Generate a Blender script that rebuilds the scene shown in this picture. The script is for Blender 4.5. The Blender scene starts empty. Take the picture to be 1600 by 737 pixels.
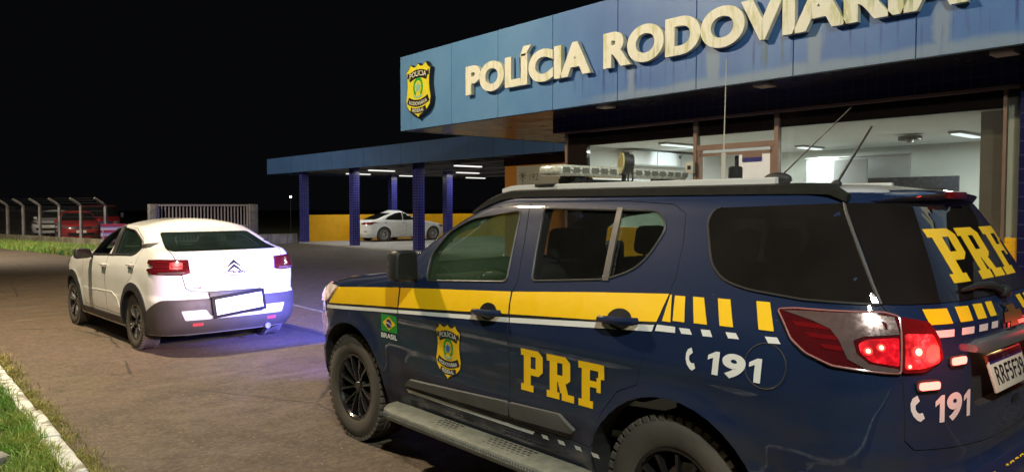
import bpy, bmesh, math, random
import numpy as np
from mathutils import Vector, Matrix
from mathutils.bvhtree import BVHTree
R = math.radians
PI = math.pi
random.seed(7)
S = bpy.context.scene
COL = S.collection

# ---------------------------------------------------------------- camera
# site frame: +Y runs along the road and the station front, +X towards the station
cam_data = bpy.data.cameras.new('camera')
cam_data.sensor_width = 36.0
cam_data.lens = 1175.0 / 1600.0 * 36.0
cam_data.clip_start = 0.05
cam_data.clip_end = 2000
cam = bpy.data.objects.new('camera', cam_data)
COL.objects.link(cam)
cam.location = (0, 0, 1.70)
cam.rotation_euler = (PI / 2 - 0.0397, 0, -0.7073)
S.camera = cam

# ---------------------------------------------------------------- night sky and exposure
world = bpy.data.worlds.new('World')
S.world = world
world.use_nodes = True
bg = world.node_tree.nodes['Background']
bg.inputs[0].default_value = (0.32, 0.34, 0.40, 1)
bg.inputs[1].default_value = 0.0065
S.view_settings.view_transform = 'Standard'
S.view_settings.look = 'None'
S.view_settings.gamma = 1
S.view_settings.use_curve_mapping = False
S.view_settings.exposure = 0.0
S.cycles.max_bounces = 8
S.cycles.transparent_max_bounces = 16
S.cycles.caustics_reflective = False
S.cycles.caustics_refractive = False
S.cycles.sample_clamp_indirect = 3.0
S.cycles.use_denoising = True

# ---------------------------------------------------------------- helpers: objects
def link(name, me, mat=None, parent=None, mats=None):
    o = bpy.data.objects.new(name, me)
    COL.objects.link(o)
    if mats:
        me.materials.clear()
        for m in mats: me.materials.append(m)
    elif mat is not None:
        me.materials.clear(); me.materials.append(mat)
    if parent is not None: o.parent = parent
    return o

def tag(o, label=None, cat=None, group=None, kind=None):
    if label: o['label'] = label
    if cat: o['category'] = cat
    if group: o['group'] = group
    if kind: o['kind'] = kind
    return o

def thing(name, label, cat, loc=(0, 0, 0), rz=0.0, group=None):
    o = bpy.data.objects.new(name, None)
    COL.objects.link(o)
    o.empty_display_size = 0.1
    o.location = loc; o.rotation_euler = (0, 0, rz)
    return tag(o, label, cat, group)

def copy_tree(o, parent=None):
    c = o.copy(); COL.objects.link(c); c.parent = parent
    for ch in list(o.children): copy_tree(ch, c)
    return c

class MB:
    """collects simple shapes into one mesh"""
    def __init__(self): self.bm = bmesh.new()
    def box(self, c, s, rz=0.0, rot=None, bev=0.0, seg=2):
        r = bmesh.ops.create_cube(self.bm, size=1.0)
        vs = r['verts']
        M = Matrix.Translation(Vector(c)) @ (rot if rot is not None else Matrix.Rotation(rz, 4, 'Z')) @ Matrix.Diagonal((s[0], s[1], s[2], 1))
        bmesh.ops.transform(self.bm, matrix=M, verts=vs)
        if bev > 0:
            es = list({e for v in vs for e in v.link_edges})
            bmesh.ops.bevel(self.bm, geom=es, offset=bev, segments=seg, profile=0.5, affect='EDGES')
        return self
    def bb(self, x0, x1, y0, y1, z0, z1, bev=0.0):
        return self.box(((x0+x1)/2, (y0+y1)/2, (z0+z1)/2), (abs(x1-x0), abs(y1-y0), abs(z1-z0)), bev=bev)
    def tube(self, pts, r, n=8, caps=True, closed=False):
        pts = [Vector(p) for p in pts]; N = len(pts)
        rings = []
        prev = None
        for i, p in enumerate(pts):
            if closed: t = pts[(i+1) % N] - pts[i-1]
            else: t = pts[min(i+1, N-1)] - pts[max(i-1, 0)]
            t.normalize()
            if prev is None:
                a = Vector((0, 0, 1)) if abs(t.z) < 0.9 else Vector((1, 0, 0))
                u = t.cross(a).normalized()
            else:
                u = (prev - t * prev.dot(t))
                if u.length < 1e-6: u = t.orthogonal()
                u.normalize()
            prev = u
            w = t.cross(u)
            rr = r[i] if isinstance(r, (list, tuple)) else r
            rings.append([self.bm.verts.new(p + (u*math.cos(2*PI*k/n) + w*math.sin(2*PI*k/n))*rr) for k in range(n)])
        rng = range(N) if closed else range(N-1)
        for i in rng:
            a, b = rings[i], rings[(i+1) % N]
            for k in range(n):
                self.bm.faces.new((a[k], a[(k+1) % n], b[(k+1) % n], b[k]))
        if caps and not closed:
            self.bm.faces.new(list(reversed(rings[0]))); self.bm.faces.new(rings[-1])
        return self
    def cyl(self, c, r, h, axis='Z', n=24, r2=None, rot=None):
        """c is the centre"""
        rr = bmesh.ops.create_cone(self.bm, cap_ends=True, cap_tris=False, segments=n, radius1=r, radius2=r if r2 is None else r2, depth=h)
        M = Matrix.Identity(4)
        if axis == 'X': M = Matrix.Rotation(PI/2, 4, 'Y')
        if axis == 'Y': M = Matrix.Rotation(-PI/2, 4, 'X')
        if rot is not None: M = rot
        bmesh.ops.transform(self.bm, matrix=Matrix.Translation(Vector(c)) @ M, verts=rr['verts'])
        return self
    def sphere(self, c, s, rot=None, u=20, v=12):
        r = bmesh.ops.create_uvsphere(self.bm, u_segments=u, v_segments=v, radius=1.0)
        M = Matrix.Translation(Vector(c)) @ (rot if rot is not None else Matrix.Identity(4)) @ Matrix.Diagonal((s[0], s[1], s[2], 1))
        bmesh.ops.transform(self.bm, matrix=M, verts=r['verts'])
        return self
    def lathe(self, prof, n=40, axis='Y', c=(0, 0, 0)):
        """prof: list of (radius, along)"""
        rings = []
        for (r, a) in prof:
            ring = []
            for k in range(n):
                t = 2*PI*k/n
                p = {'Y': (r*math.cos(t), a, r*math.sin(t)), 'Z': (r*math.cos(t), r*math.sin(t), a), 'X': (a, r*math.cos(t), r*math.sin(t))}[axis]
                ring.append(self.bm.verts.new((p[0]+c[0], p[1]+c[1], p[2]+c[2])))
            rings.append(ring)
        for a, b in zip(rings, rings[1:]):
            for k in range(n):
                self.bm.faces.new((a[k], a[(k+1) % n], b[(k+1) % n], b[k]))
        return self
    def prism(self, poly, d0, d1, axis='Y'):
        """poly in the plane normal to axis: Y->(x,z), X->(y,z), Z->(x,y)"""
        def P(p, d):
            return {'Y': (p[0], d, p[1]), 'X': (d, p[0], p[1]), 'Z': (p[0], p[1], d)}[axis]
        a = [self.bm.verts.new(P(p, d0)) for p in poly]
        b = [self.bm.verts.new(P(p, d1)) for p in poly]
        n = len(poly)
        self.bm.faces.new(a); self.bm.faces.new(list(reversed(b)))
        for i in range(n):
            self.bm.faces.new((a[i], b[i], b[(i+1) % n], a[(i+1) % n]))
        return self
    def quad(self, pts):
        self.bm.faces.new([self.bm.verts.new(p) for p in pts]); return self
    def mesh(self, name='m', smooth=True, angle=35, merge=0.0):
        if merge: bmesh.ops.remove_doubles(self.bm, verts=self.bm.verts, dist=merge)
        bmesh.ops.recalc_face_normals(self.bm, faces=self.bm.faces)
        me = bpy.data.meshes.new(name)
        self.bm.to_mesh(me); self.bm.free()
        if smooth:
            me.shade_smooth(); me.set_sharp_from_angle(angle=R(angle))
        return me
    def build(self, name, mat, parent=None, **k):
        return link(name, self.mesh(name, **k), mat, parent)

def round_poly(pts, r, seg=5):
    out = []
    n = len(pts)
    for i in range(n):
        p0, p1, p2 = Vector(pts[i-1][:2]), Vector(pts[i][:2]), Vector(pts[(i+1) % n][:2])
        rr = pts[i][2] if len(pts[i]) > 2 else r
        a = p0 - p1; b = p2 - p1
        d = min(rr, a.length*0.48, b.length*0.48)
        if d < 1e-4: out.append(tuple(p1)); continue
        A = p1 + a.normalized()*d; B = p1 + b.normalized()*d
        for k in range(seg+1):
            t = k/seg
            out.append(tuple(A*(1-t)**2 + p1*2*t*(1-t) + B*t**2))
    return out

def pchip(xs, ys):
    xs = np.array(xs, float); ys = np.array(ys, float)
    h = np.diff(xs); d = np.diff(ys)/h
    m = np.zeros(len(xs))
    for i in range(1, len(xs)-1):
        if d[i-1]*d[i] > 0:
            w1 = 2*h[i]+h[i-1]; w2 = h[i]+2*h[i-1]
            m[i] = (w1+w2)/(w1/d[i-1]+w2/d[i])
    m[0] = d[0]; m[-1] = d[-1]
    def f(x):
        x = np.clip(x, xs[0], xs[-1])
        i = np.clip(np.searchsorted(xs, x)-1, 0, len(xs)-2)
        t = (x-xs[i])/h[i]
        return ((1+2*t)*(1-t)**2)*ys[i] + t*(1-t)**2*h[i]*m[i] + t*t*(3-2*t)*ys[i+1] + t*t*(t-1)*h[i]*m[i+1]
    return f

# ---------------------------------------------------------------- helpers: car bodies
class Hull:
    """closed car body surface made of level outlines; x forward from the rear axle, y left, z up"""
    def __init__(self, w, xr, xf, ar, af, nr=3.2, nf=2.8, crown=0.08, spine=(0.2, 0.9), flares=(), taper=0.02, tx=1.2, nz=46, nS=54, nC=22, cap=10, creases=(), inset=0.0, roofpow=2.2):
        self.w = pchip(*zip(*w)); self.xr = pchip(*zip(*xr)); self.xf = pchip(*zip(*xf))
        self.ar = pchip(*zip(*ar)); self.af = pchip(*zip(*af))
        self.nr, self.nf = nr, nf
        self.z0, self.z1 = w[0][0], w[-1][0]
        self.crown, self.spine, self.flares, self.taper, self.tx = crown, spine, flares, taper, tx
        self.nz, self.nS, self.nC, self.cap, self.creases, self.inset, self.roofpow = nz, nS, nC, cap, creases, inset, roofpow
    def half(self, z, zi):
        w = float(self.w(z)); xr = float(self.xr(z)); xf = float(self.xf(z))
        ar = float(self.ar(z)); af = float(self.af(z))
        L = xf - xr
        if ar+af > L*0.96:
            k = L*0.96/(ar+af); ar *= k; af *= k
        ph = np.linspace(0, PI/2, self.nC)
        ph = ph  # rear centre to side
        xs1 = xr + ar*(1-np.cos(ph)**(2/self.nr)); ys1 = np.sin(ph)**(2/self.nr)
        xs2 = np.linspace(xr+ar, xf-af, self.nS)[1:-1]; ys2 = np.ones(len(xs2))
        xs3 = xf - af*(1-np.cos(ph[::-1])**(2/self.nf)); ys3 = np.sin(ph[::-1])**(2/self.nf)
        x = np.concatenate([xs1, xs2, xs3]); y = np.concatenate([ys1, ys2, ys3])*w
        y = y*(1 - self.taper*((x-self.tx)/2.2)**2)
        for (cx, cz, r, amp, wd) in self.flares:
            d = np.sqrt((x-cx)**2+(z-cz)**2)
            y = y + np.minimum(1, y/0.5)*amp*np.exp(-((d-r)/wd)**2)*(1.0 if z > cz-0.1 else max(0, 1-(cz-0.1-z)/0.12))
        for (zc, amp, wd, xa, xb) in self.creases:
            y = y + np.where((x > xa-0.3) & (x < xb+0.3), 1, 0)*np.clip((x-xa)/0.25+1, 0, 1)*np.clip((xb-x)/0.25+1, 0, 1)*amp*math.exp(-((z-zc)/wd)**2)
        y[0] = 0; y[-1] = 0
        return x, y
    def mesh(self, name='hull'):
        zs = np.linspace(self.z0, self.z1, self.nz)
        rings = []
        for z in zs:
            x, y = self.half(z, 0)
            rings.append(np.stack([x, y, np.full_like(x, z)], 1))
        top = rings[-1]; bot = rings[0]
        s0, s1 = self.spine
        xa, xb = top[0, 0], top[-1, 0]
        for k in np.linspace(1, 0, self.cap+1)[1:]:
            xs = s0 + (top[:, 0]-xa)/(xb-xa)*(s1-s0)
            rings.append(np.stack([xs+(top[:, 0]-xs)*k, top[:, 1]*k, self.z1+self.crown*(1-k**self.roofpow)*np.ones(len(xs))], 1))
        xa, xb = bot[0, 0], bot[-1, 0]
        xs = xa+0.3+(bot[:, 0]-xa)/(xb-xa)*(xb-xa-0.6)
        rings.insert(0, np.stack([xs, bot[:, 1]*0, np.full(len(xs), self.z0)], 1))
        n = len(top)
        V = []; F = []
        for r in rings:
            V += [tuple(p) for p in r] + [(p[0], -p[1], p[2]) for p in r[1:-1][::-1]]
        m = 2*n-2
        for i in range(len(rings)-1):
            for j in range(m):
                a, b = i*m+j, i*m+(j+1) % m
                F.append((a, b, b+m, a+m))
        me = bpy.data.meshes.new(name)
        me.from_pydata(V, [], F)
        bm = bmesh.new(); bm.from_mesh(me)
        bmesh.ops.remove_doubles(bm, verts=bm.verts, dist=0.0008)
        bmesh.ops.dissolve_degenerate(bm, edges=bm.edges, dist=0.0005)
        bmesh.ops.recalc_face_normals(bm, faces=bm.faces)
        bm.to_mesh(me); bm.free()
        return me

def bvh_of(me):
    bm = bmesh.new(); bm.from_mesh(me)
    bmesh.ops.triangulate(bm, faces=bm.faces)
    t = BVHTree.FromBMesh(bm); bm.free()
    return t

class Skin:
    """ray and normal queries on a hull"""
    def __init__(self, me):
        self.me = me
        bm = bmesh.new(); bm.from_mesh(me); bmesh.ops.triangulate(bm, faces=bm.faces); bm.normal_update()
        self.co = [v.co.copy() for v in bm.verts]; self.no = [v.normal.copy() for v in bm.verts]
        self.fv = [tuple(v.index for v in f.verts) for f in bm.faces]
        self.t = BVHTree.FromBMesh(bm); bm.free()
    def smooth_n(self, p, fi):
        a, b, c = self.fv[fi]
        A, B, Cc = self.co[a], self.co[b], self.co[c]
        v0, v1, v2 = B-A, Cc-A, p-A
        d00, d01, d11, d20, d21 = v0.dot(v0), v0.dot(v1), v1.dot(v1), v2.dot(v0), v2.dot(v1)
        den = d00*d11-d01*d01
        if abs(den) < 1e-14: return self.no[a]
        v = (d11*d20-d01*d21)/den; w = (d00*d21-d01*d20)/den
        n = self.no[a]*(1-v-w)+self.no[b]*v+self.no[c]*w
        return n.normalized()
    def near(self, p):
        loc, n, i, d = self.t.find_nearest(p)
        return loc, self.smooth_n(loc, i), d
    def cast(self, o, d):
        loc, n, i, dist = self.t.ray_cast(o, d)
        if loc is None: return None
        return loc, self.smooth_n(loc, i)

FR = {  # projection frames: (u axis, v axis, ray direction)
    'L': (Vector((1, 0, 0)), Vector((0, 0, 1)), Vector((0, -1, 0))),
    'R': (Vector((1, 0, 0)), Vector((0, 0, 1)), Vector((0, 1, 0))),
    'B': (Vector((0, -1, 0)), Vector((0, 0, 1)), Vector((1, 0, 0))),
    'F': (Vector((0, 1, 0)), Vector((0, 0, 1)), Vector((-1, 0, 0))),
    'T': (Vector((1, 0, 0)), Vector((0, 1, 0)), Vector((0, 0, -1))),
    'BL': (Vector((1, 1, 0)).normalized(), Vector((0, 0, 1)), Vector((1, -1, 0)).normalized()),
    'BR': (Vector((1, -1, 0)).normalized(), Vector((0, 0, 1)), Vector((1, 1, 0)).normalized()),
}
def grid_cut(bm, step):
    if not bm.verts: return
    us = [v.co.x for v in bm.verts]; vs = [v.co.y for v in bm.verts]
    for ax, lo, hi in ((0, min(us), max(us)), (1, min(vs), max(vs))):
        k = lo+step
        while k < hi-1e-4:
            co = [0, 0, 0]; co[ax] = k; no = [0, 0, 0]; no[ax] = 1
            bmesh.ops.bisect_plane(bm, geom=bm.verts[:]+bm.edges[:]+bm.faces[:], dist=1e-6, plane_co=co, plane_no=no)
            k += step

def flat_bm(polys):
    bm = bmesh.new()
    for poly in polys:
        vs = [bm.verts.new((p[0], p[1], 0)) for p in poly]
        bm.faces.new(vs)
    return bm

def project(bm, skin, frame, off=0.003, step=0.05, thick=0.0, flipx=False, place=None):
    """bm: flat faces in (u,v); thrown on the skin along the frame's ray, lifted by off"""
    U, Vv, D = FR[frame]
    grid_cut(bm, step)
    bm.verts.ensure_lookup_table()
    nrm = {}
    dead = []
    for v in bm.verts:
        o = U*v.co.x + Vv*v.co.y - D*6
        h = skin.cast(o, D)
        if h is None:
            p0 = U*v.co.x + Vv*v.co.y
            loc, n, d = skin.near(p0 - D*0.8)
        else: loc, n = h
        v.co = loc + n*off; nrm[v] = n
    if thick > 0:
        faces = bm.faces[:]
        r = bmesh.ops.extrude_face_region(bm, geom=faces)
        newv = [g for g in r['geom'] if isinstance(g, bmesh.types.BMVert)]
        tree = {}
        for v in newv:
            loc, n, d = skin.near(v.co)
            v.co = v.co + n*thick
    bmesh.ops.recalc_face_normals(bm, faces=bm.faces)
    if thick == 0:
        bm.normal_update()
        flip = [f for f in bm.faces if f.normal.dot(D) > 0]
        if flip: bmesh.ops.reverse_faces(bm, faces=flip)
    return bm

def bm_obj(bm, name, mat, parent, angle=40):
    me = bpy.data.meshes.new(name)
    bm.to_mesh(me); bm.free()
    me.shade_smooth(); me.set_sharp_from_angle(angle=R(angle))
    return link(name, me, mat, parent)

def decal(polys, skin, frame, name, mat, parent, off=0.003, step=0.05, thick=0.0):
    return bm_obj(project(flat_bm(polys), skin, frame, off, step, thick), name, mat, parent)

def outline_tube(poly, skin, frame, r, off=0.0, n=6, closed=True, step=0.04):
    U, Vv, D = FR[frame]
    pts = []
    m = len(poly)
    for i in range(m if closed else m-1):
        a, b = Vector(poly[i][:2]), Vector(poly[(i+1) % m][:2])
        k = max(1, int((b-a).length/step))
        for j in range(k): pts.append(a.lerp(b, j/k))
    if not closed: pts.append(Vector(poly[-1][:2]))
    out = []
    for p in pts:
        h = skin.cast(U*p.x+Vv*p.y-D*6, D)
        if h is None: h = skin.near(U*p.x+Vv*p.y-D*0.8)[:2]
        out.append(h[0]+h[1]*off)
    return MB().tube(out, r, n=n, closed=closed)

def text_bm(body, size=1.0, offset=0.0, extrude=0.0, align='CENTER', shear=0.0, spacing=1.0, res=6, bevel=0.0):
    c = bpy.data.curves.new('t', 'FONT')
    c.body = body; c.size = size; c.offset = offset; c.extrude = extrude
    c.align_x = align; c.align_y = 'BOTTOM_BASELINE'; c.shear = shear; c.space_character = spacing
    c.resolution_u = res; c.bevel_depth = bevel
    o = bpy.data.objects.new('t', c); COL.objects.link(o)
    dg = bpy.context.evaluated_depsgraph_get()
    me = bpy.data.meshes.new_from_object(o.evaluated_get(dg))
    bm = bmesh.new(); bm.from_mesh(me)
    bpy.data.objects.remove(o); bpy.data.curves.remove(c); bpy.data.meshes.remove(me)
    bmesh.ops.remove_doubles(bm, verts=bm.verts, dist=1e-5)
    return bm

def xform(bm, sx=1, sy=1, dx=0, dy=0, rot=0):
    c, s = math.cos(rot), math.sin(rot)
    for v in bm.verts:
        x, y = v.co.x*sx, v.co.y*sy
        v.co.x = x*c-y*s+dx; v.co.y = x*s+y*c+dy
    return bm

def fit_text(body, x0, x1, y0, y1, **k):
    bm = text_bm(body, **k)
    xs = [v.co.x for v in bm.verts]; ys = [v.co.y for v in bm.verts]
    sx = (x1-x0)/(max(xs)-min(xs)); sy = (y1-y0)/(max(ys)-min(ys))
    for v in bm.verts:
        v.co.x = x0+(v.co.x-min(xs))*sx; v.co.y = y0+(v.co.y-min(ys))*sy
    return bm

def boolean(me, cutters, op='DIFFERENCE'):
    """me: mesh, cutters: list of meshes; returns a new mesh (one exact cut after the other)"""
    for c in cutters:
        o = bpy.data.objects.new('b', me); COL.objects.link(o)
        co = bpy.data.objects.new('c', c); COL.objects.link(co)
        md = o.modifiers.new('b', 'BOOLEAN'); md.operation = op; md.object = co; md.solver = 'EXACT'
        try: md.material_mode = 'TRANSFER'
        except Exception: pass
        dg = bpy.context.evaluated_depsgraph_get(); dg.update()
        out = bpy.data.meshes.new_from_object(o.evaluated_get(dg))
        bpy.data.objects.remove(o); bpy.data.objects.remove(co)
        if DBG: print('BOOL', op, len(me.polygons), '->', len(out.polygons), [m.name for m in out.materials])
        me = out
    return me
DBG = False

def skin_normals(me, skin, tol=0.004, mind=0.80):
    """smooth normals taken from the uncut body, flat elsewhere"""
    me.shade_smooth()
    me.validate(clean_customdata=False)
    cache = {}
    fn = [Vector(p.normal) for p in me.polygons]
    hn = [None]*len(me.vertices)
    for v in me.vertices:
        loc, n, d = skin.near(v.co)
        if d < tol: hn[v.index] = n
    out = [None]*len(me.loops)
    for p in me.polygons:
        for li in p.loop_indices:
            n = hn[me.loops[li].vertex_index]
            out[li] = n if (n is not None and n.dot(fn[p.index]) > mind) else fn[p.index]
    me.normals_split_custom_set([tuple(n) for n in out])

def prism_mesh(poly, d0, d1, axis='Y'):
    b = MB().prism(poly, d0, d1, axis)
    return b.mesh('p', smooth=False)
def mir(poly): return [(-p[0],)+tuple(p[1:]) for p in poly]
def mirrored(me, name='m'):
    n = me.copy(); n.name = name
    bm = bmesh.new(); bm.from_mesh(n)
    for v in bm.verts: v.co.y = -v.co.y
    bmesh.ops.reverse_faces(bm, faces=bm.faces)
    bm.to_mesh(n); bm.free()
    return n

# ---------------------------------------------------------------- materials
class NT:
    def __init__(self, name):
        self.m = bpy.data.materials.new(name); self.m.use_nodes = True
        self.t = self.m.node_tree; self.n = self.t.nodes; self.n.clear()
        self.out = self.n.new('ShaderNodeOutputMaterial')
    def N(self, typ, **kw):
        nd = self.n.new('ShaderNode'+typ)
        for k, v in kw.items():
            if k in nd.inputs: self.set(nd.inputs[k], v)
            else: setattr(nd, k, v)
        return nd
    def set(self, sock, v):
        if hasattr(v, 'is_output') or isinstance(v, bpy.types.NodeSocket): self.t.links.new(v, sock)
        elif hasattr(v, 'outputs'): self.t.links.new(v.outputs[0], sock)
        else:
            if isinstance(v, (tuple, list)) and len(v) == 3 and sock.type == 'RGBA': v = tuple(v)+(1,)
            sock.default_value = v
    def coord(self, which='Object'):
        return self.N('TexCoord').outputs[which]
    def noise(self, vec, scale, detail=4, rough=0.55, out=0):
        return self.N('TexNoise', Vector=vec, Scale=scale, Detail=detail, Roughness=rough).outputs[out]
    def ramp(self, fac, stops, interp='LINEAR'):
        r = self.N('ValToRGB', Fac=fac)
        e = r.color_ramp.elements; r.color_ramp.interpolation = interp
        while len(e) > 1: e.remove(e[-1])
        e[0].position = stops[0][0]; c = stops[0][1]; e[0].color = c if len(c) == 4 else tuple(c)+(1,)
        for p, c in stops[1:]:
            k = e.new(p); k.color = c if len(c) == 4 else tuple(c)+(1,)
        return r.outputs[0]
    def mix(self, fac, a, b, mode='MIX'):
        m = self.n.new('ShaderNodeMix'); m.data_type = 'RGBA'; m.blend_type = mode
        self.set(m.inputs[0], fac); self.set(m.inputs[6], a); self.set(m.inputs[7], b)
        return m.outputs[2]
    def math(self, op, a, b=0.0, c=0.0, clamp=False):
        m = self.n.new('ShaderNodeMath'); m.operation = op; m.use_clamp = clamp
        self.set(m.inputs[0], a); self.set(m.inputs[1], b)
        if op in ('MULTIPLY_ADD', 'SMOOTH_MIN', 'COMPARE'): self.set(m.inputs[2], c)
        return m.outputs[0]
    def maprange(self, v, a, b, c=0.0, d=1.0, smooth=True):
        m = self.n.new('ShaderNodeMapRange'); m.interpolation_type = 'SMOOTHSTEP' if smooth else 'LINEAR'
        self.set(m.inputs[0], v); m.inputs[1].default_value = a; m.inputs[2].default_value = b; m.inputs[3].default_value = c; m.inputs[4].default_value = d
        return m.outputs[0]
    def mapping(self, vec, scale=(1, 1, 1), loc=(0, 0, 0), rot=(0, 0, 0)):
        return self.N('Mapping', Vector=vec, Scale=scale, Location=loc, Rotation=rot).outputs[0]
    def bump(self, h, strength=0.3, dist=0.01, normal=None):
        b = self.N('Bump', Height=h, Strength=strength, Distance=dist)
        if normal is not None: self.set(b.inputs['Normal'], normal)
        return b.outputs[0]
    def principled(self, **kw):
        p = self.N('BsdfPrincipled')
        for k, v in kw.items(): self.set(p.inputs[k.replace('_', ' ')], v)
        self.t.links.new(p.outputs[0], self.out.inputs[0])
        return p

def pbr(name, col, rough=0.5, metal=0.0, coat=0.0, var=0.12, scale=6, bump=0.0, bscale=60, spec=0.5):
    t = NT(name); co = t.coord()
    f = t.noise(co, scale, 5)
    c = t.mix(f, tuple(x*(1-var) for x in col), tuple(min(1, x*(1+var)) for x in col))
    kw = dict(Base_Color=c, Roughness=t.maprange(t.noise(co, scale*2.3), .3, .7, max(0, rough-.06), min(1, rough+.06)), Metallic=metal, Coat_Weight=coat, Coat_Roughness=0.04)
    kw['Specular_IOR_Level'] = spec
    if bump: kw['Normal'] = t.bump(t.noise(co, bscale, 3), bump, 0.004)
    t.principled(**kw)
    return t.m

def emit(name, col, strength):
    t = NT(name)
    co = t.coord()
    e = t.N('Emission', Color=col, Strength=strength)
    t.t.links.new(e.outputs[0], t.out.inputs[0])
    return t.m

def glow_plastic(name, col, emi, strength, rough=0.25):
    t = NT(name); co = t.coord()
    v = t.N('TexVoronoi', Vector=co, Scale=70).outputs[0]
    nn = t.noise(co, 16, 4, .7)
    hot = t.mix(t.maprange(nn, .52, .72), emi, tuple(min(1, x*1.0+.10) for x in emi))
    t.principled(Base_Color=t.mix(v, col, tuple(x*.5 for x in col)), Roughness=rough, Coat_Weight=0.6, Emission_Color=hot, Emission_Strength=t.math('MULTIPLY', t.maprange(nn, .32, .72, .25, 2.2), strength))
    return t.m

def glass(name, tint, ior=1.45, rough=0.0, wet=0.0, haze=None):
    """thin pane: tinted see-through plus mirror reflection by angle"""
    t = NT(name); co = t.coord()
    nrm = None
    lw = t.N('LayerWeight', Blend=.5)
    f0 = ((ior-1)/(ior+1))**2*1.6
    tr = t.N('BsdfTransparent', Color=tint)
    gl = t.N('BsdfGlossy', Color=(1, 1, 1), Roughness=rough)
    if wet:
        v = t.N('TexVoronoi', Vector=co, Scale=90).outputs[0]
        msk = t.math('GREATER_THAN', t.noise(co, 5), 0.52)
        h = t.math('MULTIPLY', t.maprange(v, 0.0, 0.28, 1, 0), msk)
        nrm = t.bump(h, wet, 0.004)
        t.set(lw.inputs['Normal'], nrm); t.set(gl.inputs['Normal'], nrm)
    base = tr
    if haze:
        df = t.N('BsdfDiffuse', Color=haze[:3])
        mx0 = t.N('MixShader'); t.set(mx0.inputs[0], t.math('MULTIPLY', t.maprange(t.noise(co, 2.2, 2), .3, .7, .65, 1.1), haze[3]))
        t.t.links.new(tr.outputs[0], mx0.inputs[1]); t.t.links.new(df.outputs[0], mx0.inputs[2]); base = mx0
    mx = t.N('MixShader', Fac=t.math('MULTIPLY_ADD', t.math('POWER', lw.outputs['Facing'], 4.0), 1-f0, f0))
    t.t.links.new(base.outputs[0], mx.inputs[1]); t.t.links.new(gl.outputs[0], mx.inputs[2])
    t.t.links.new(mx.outputs[0], t.out.inputs[0])
    return t.m

def paint(name, col, rough=0.28, dust_shade=(0.16, 0.12, 0.09), dz=(0.3, 0.95), dmax=0.5, wet=0.0, flake=0.0):
    t = NT(name); co = t.coord()
    z = t.N('SeparateXYZ', Vector=co).outputs[2]
    low = t.maprange(z, dz[0], dz[1], 1, 0)
    n1 = t.noise(t.mapping(co, (2.2, 2.2, 7)), 1.6, 6, .6)
    d = t.math('MULTIPLY', t.math('MULTIPLY', low, t.maprange(n1, .3, .72)), dmax)
    fine = t.math('MULTIPLY', t.maprange(t.noise(co, 45, 2), .55, .85), dmax*.04)
    d = t.math('ADD', d, fine, clamp=True)
    base = t.mix(t.noise(co, 2.5), tuple(x*.92 for x in col), tuple(min(1, x*1.06) for x in col))
    kw = dict(Base_Color=t.mix(d, base, dust_shade), Roughness=t.math('ADD', t.math('MULTIPLY', d, .5), rough), Coat_Weight=t.math('SUBTRACT', 1.0, d), Coat_Roughness=0.03)
    nr = t.bump(t.noise(co, 1.6, 2), 0.05, 0.02)
    if wet:
        v = t.N('TexVoronoi', Vector=co, Scale=70).outputs[0]
        up = t.maprange(z, .95, 1.3, 0, 1)
        msk = t.math('MULTIPLY', t.math('GREATER_THAN', t.noise(co, 6), 0.55), up)
        nr = t.bump(t.math('MULTIPLY', t.maprange(v, 0.0, .22, 1, 0), msk), wet, 0.004, nr)
        kw['Coat_Normal'] = nr
    kw['Normal'] = nr; kw['Specular_IOR_Level'] = .10
    t.principled(**kw)
    return t.m

M = {}
M['navy'] = paint('navy_paint', (0.0095, 0.0200, 0.058), 0.45, dust_shade=(.036, .034, .032), dmax=.95, wet=.6, dz=(.45, 1.20))  # lower body greyed for dirt and for the little light there
M['roof_white'] = paint('roof_white_paint', (0.62, 0.63, 0.62), 0.35, wet=.4)
M['sticker_yellow'] = pbr('yellow_reflective_sticker', (0.92, 0.56, 0.008), 0.38, coat=.3, var=.05)
M['sticker_white'] = pbr('white_reflective_sticker', (0.72, 0.73, 0.70), 0.4, coat=.3, var=.06)
M['sticker_black'] = pbr('black_sticker', (0.012, 0.012, 0.014), 0.4)
M['sticker_green'] = pbr('green_sticker', (0.01, 0.30, 0.03), 0.4)
M['sticker_blue'] = pbr('blue_sticker', (0.05, 0.16, 0.5), 0.4)
M['sticker_navy'] = pbr('navy_sticker', (0.02, 0.02, 0.14), 0.4)
M['sticker_teal'] = pbr('pale_green_sticker', (0.22, 0.45, 0.33), 0.45)
M['rubber'] = pbr('black_rubber', (0.012, 0.012, 0.012), 0.65)
M['trim'] = pbr('dark_plastic_trim', (0.022, 0.023, 0.024), 0.5, var=.3, scale=14, bump=.1, bscale=300)
M['trim_grey'] = pbr('weathered_grey_trim', (0.10, 0.10, 0.095), 0.5, var=.35, scale=5, bump=.08, bscale=120)
M['wet_rail'] = pbr('dusty_dark_rail', (0.010, 0.0115, 0.010), 0.5, var=.5, scale=22)
M['window_rubber'] = pbr('grey_window_rubber', (0.045, 0.044, 0.042), 0.5, var=.2)
M['chrome'] = pbr('brushed_chrome', (0.55, 0.55, 0.55), 0.18, 1.0, var=.1)
M['satin'] = pbr('satin_grey_metal', (0.30, 0.30, 0.30), 0.35, .7, var=.1)
M['rim_black'] = pbr('black_alloy', (0.012, 0.012, 0.013), 0.28, .2, coat=.5)
M['rim_silver'] = pbr('machined_alloy', (0.40, 0.40, 0.40), 0.35, .15)
M['tyre'] = pbr('warm_lit_tyre', (0.075, 0.066, 0.052), 0.85, var=.35, scale=9, bump=.2, bscale=90)  # sandy tone puts the warm street light into the rubber
M['interior'] = pbr('dark_cloth_interior', (0.018, 0.018, 0.019), 0.8, bump=.1, bscale=200)
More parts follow.
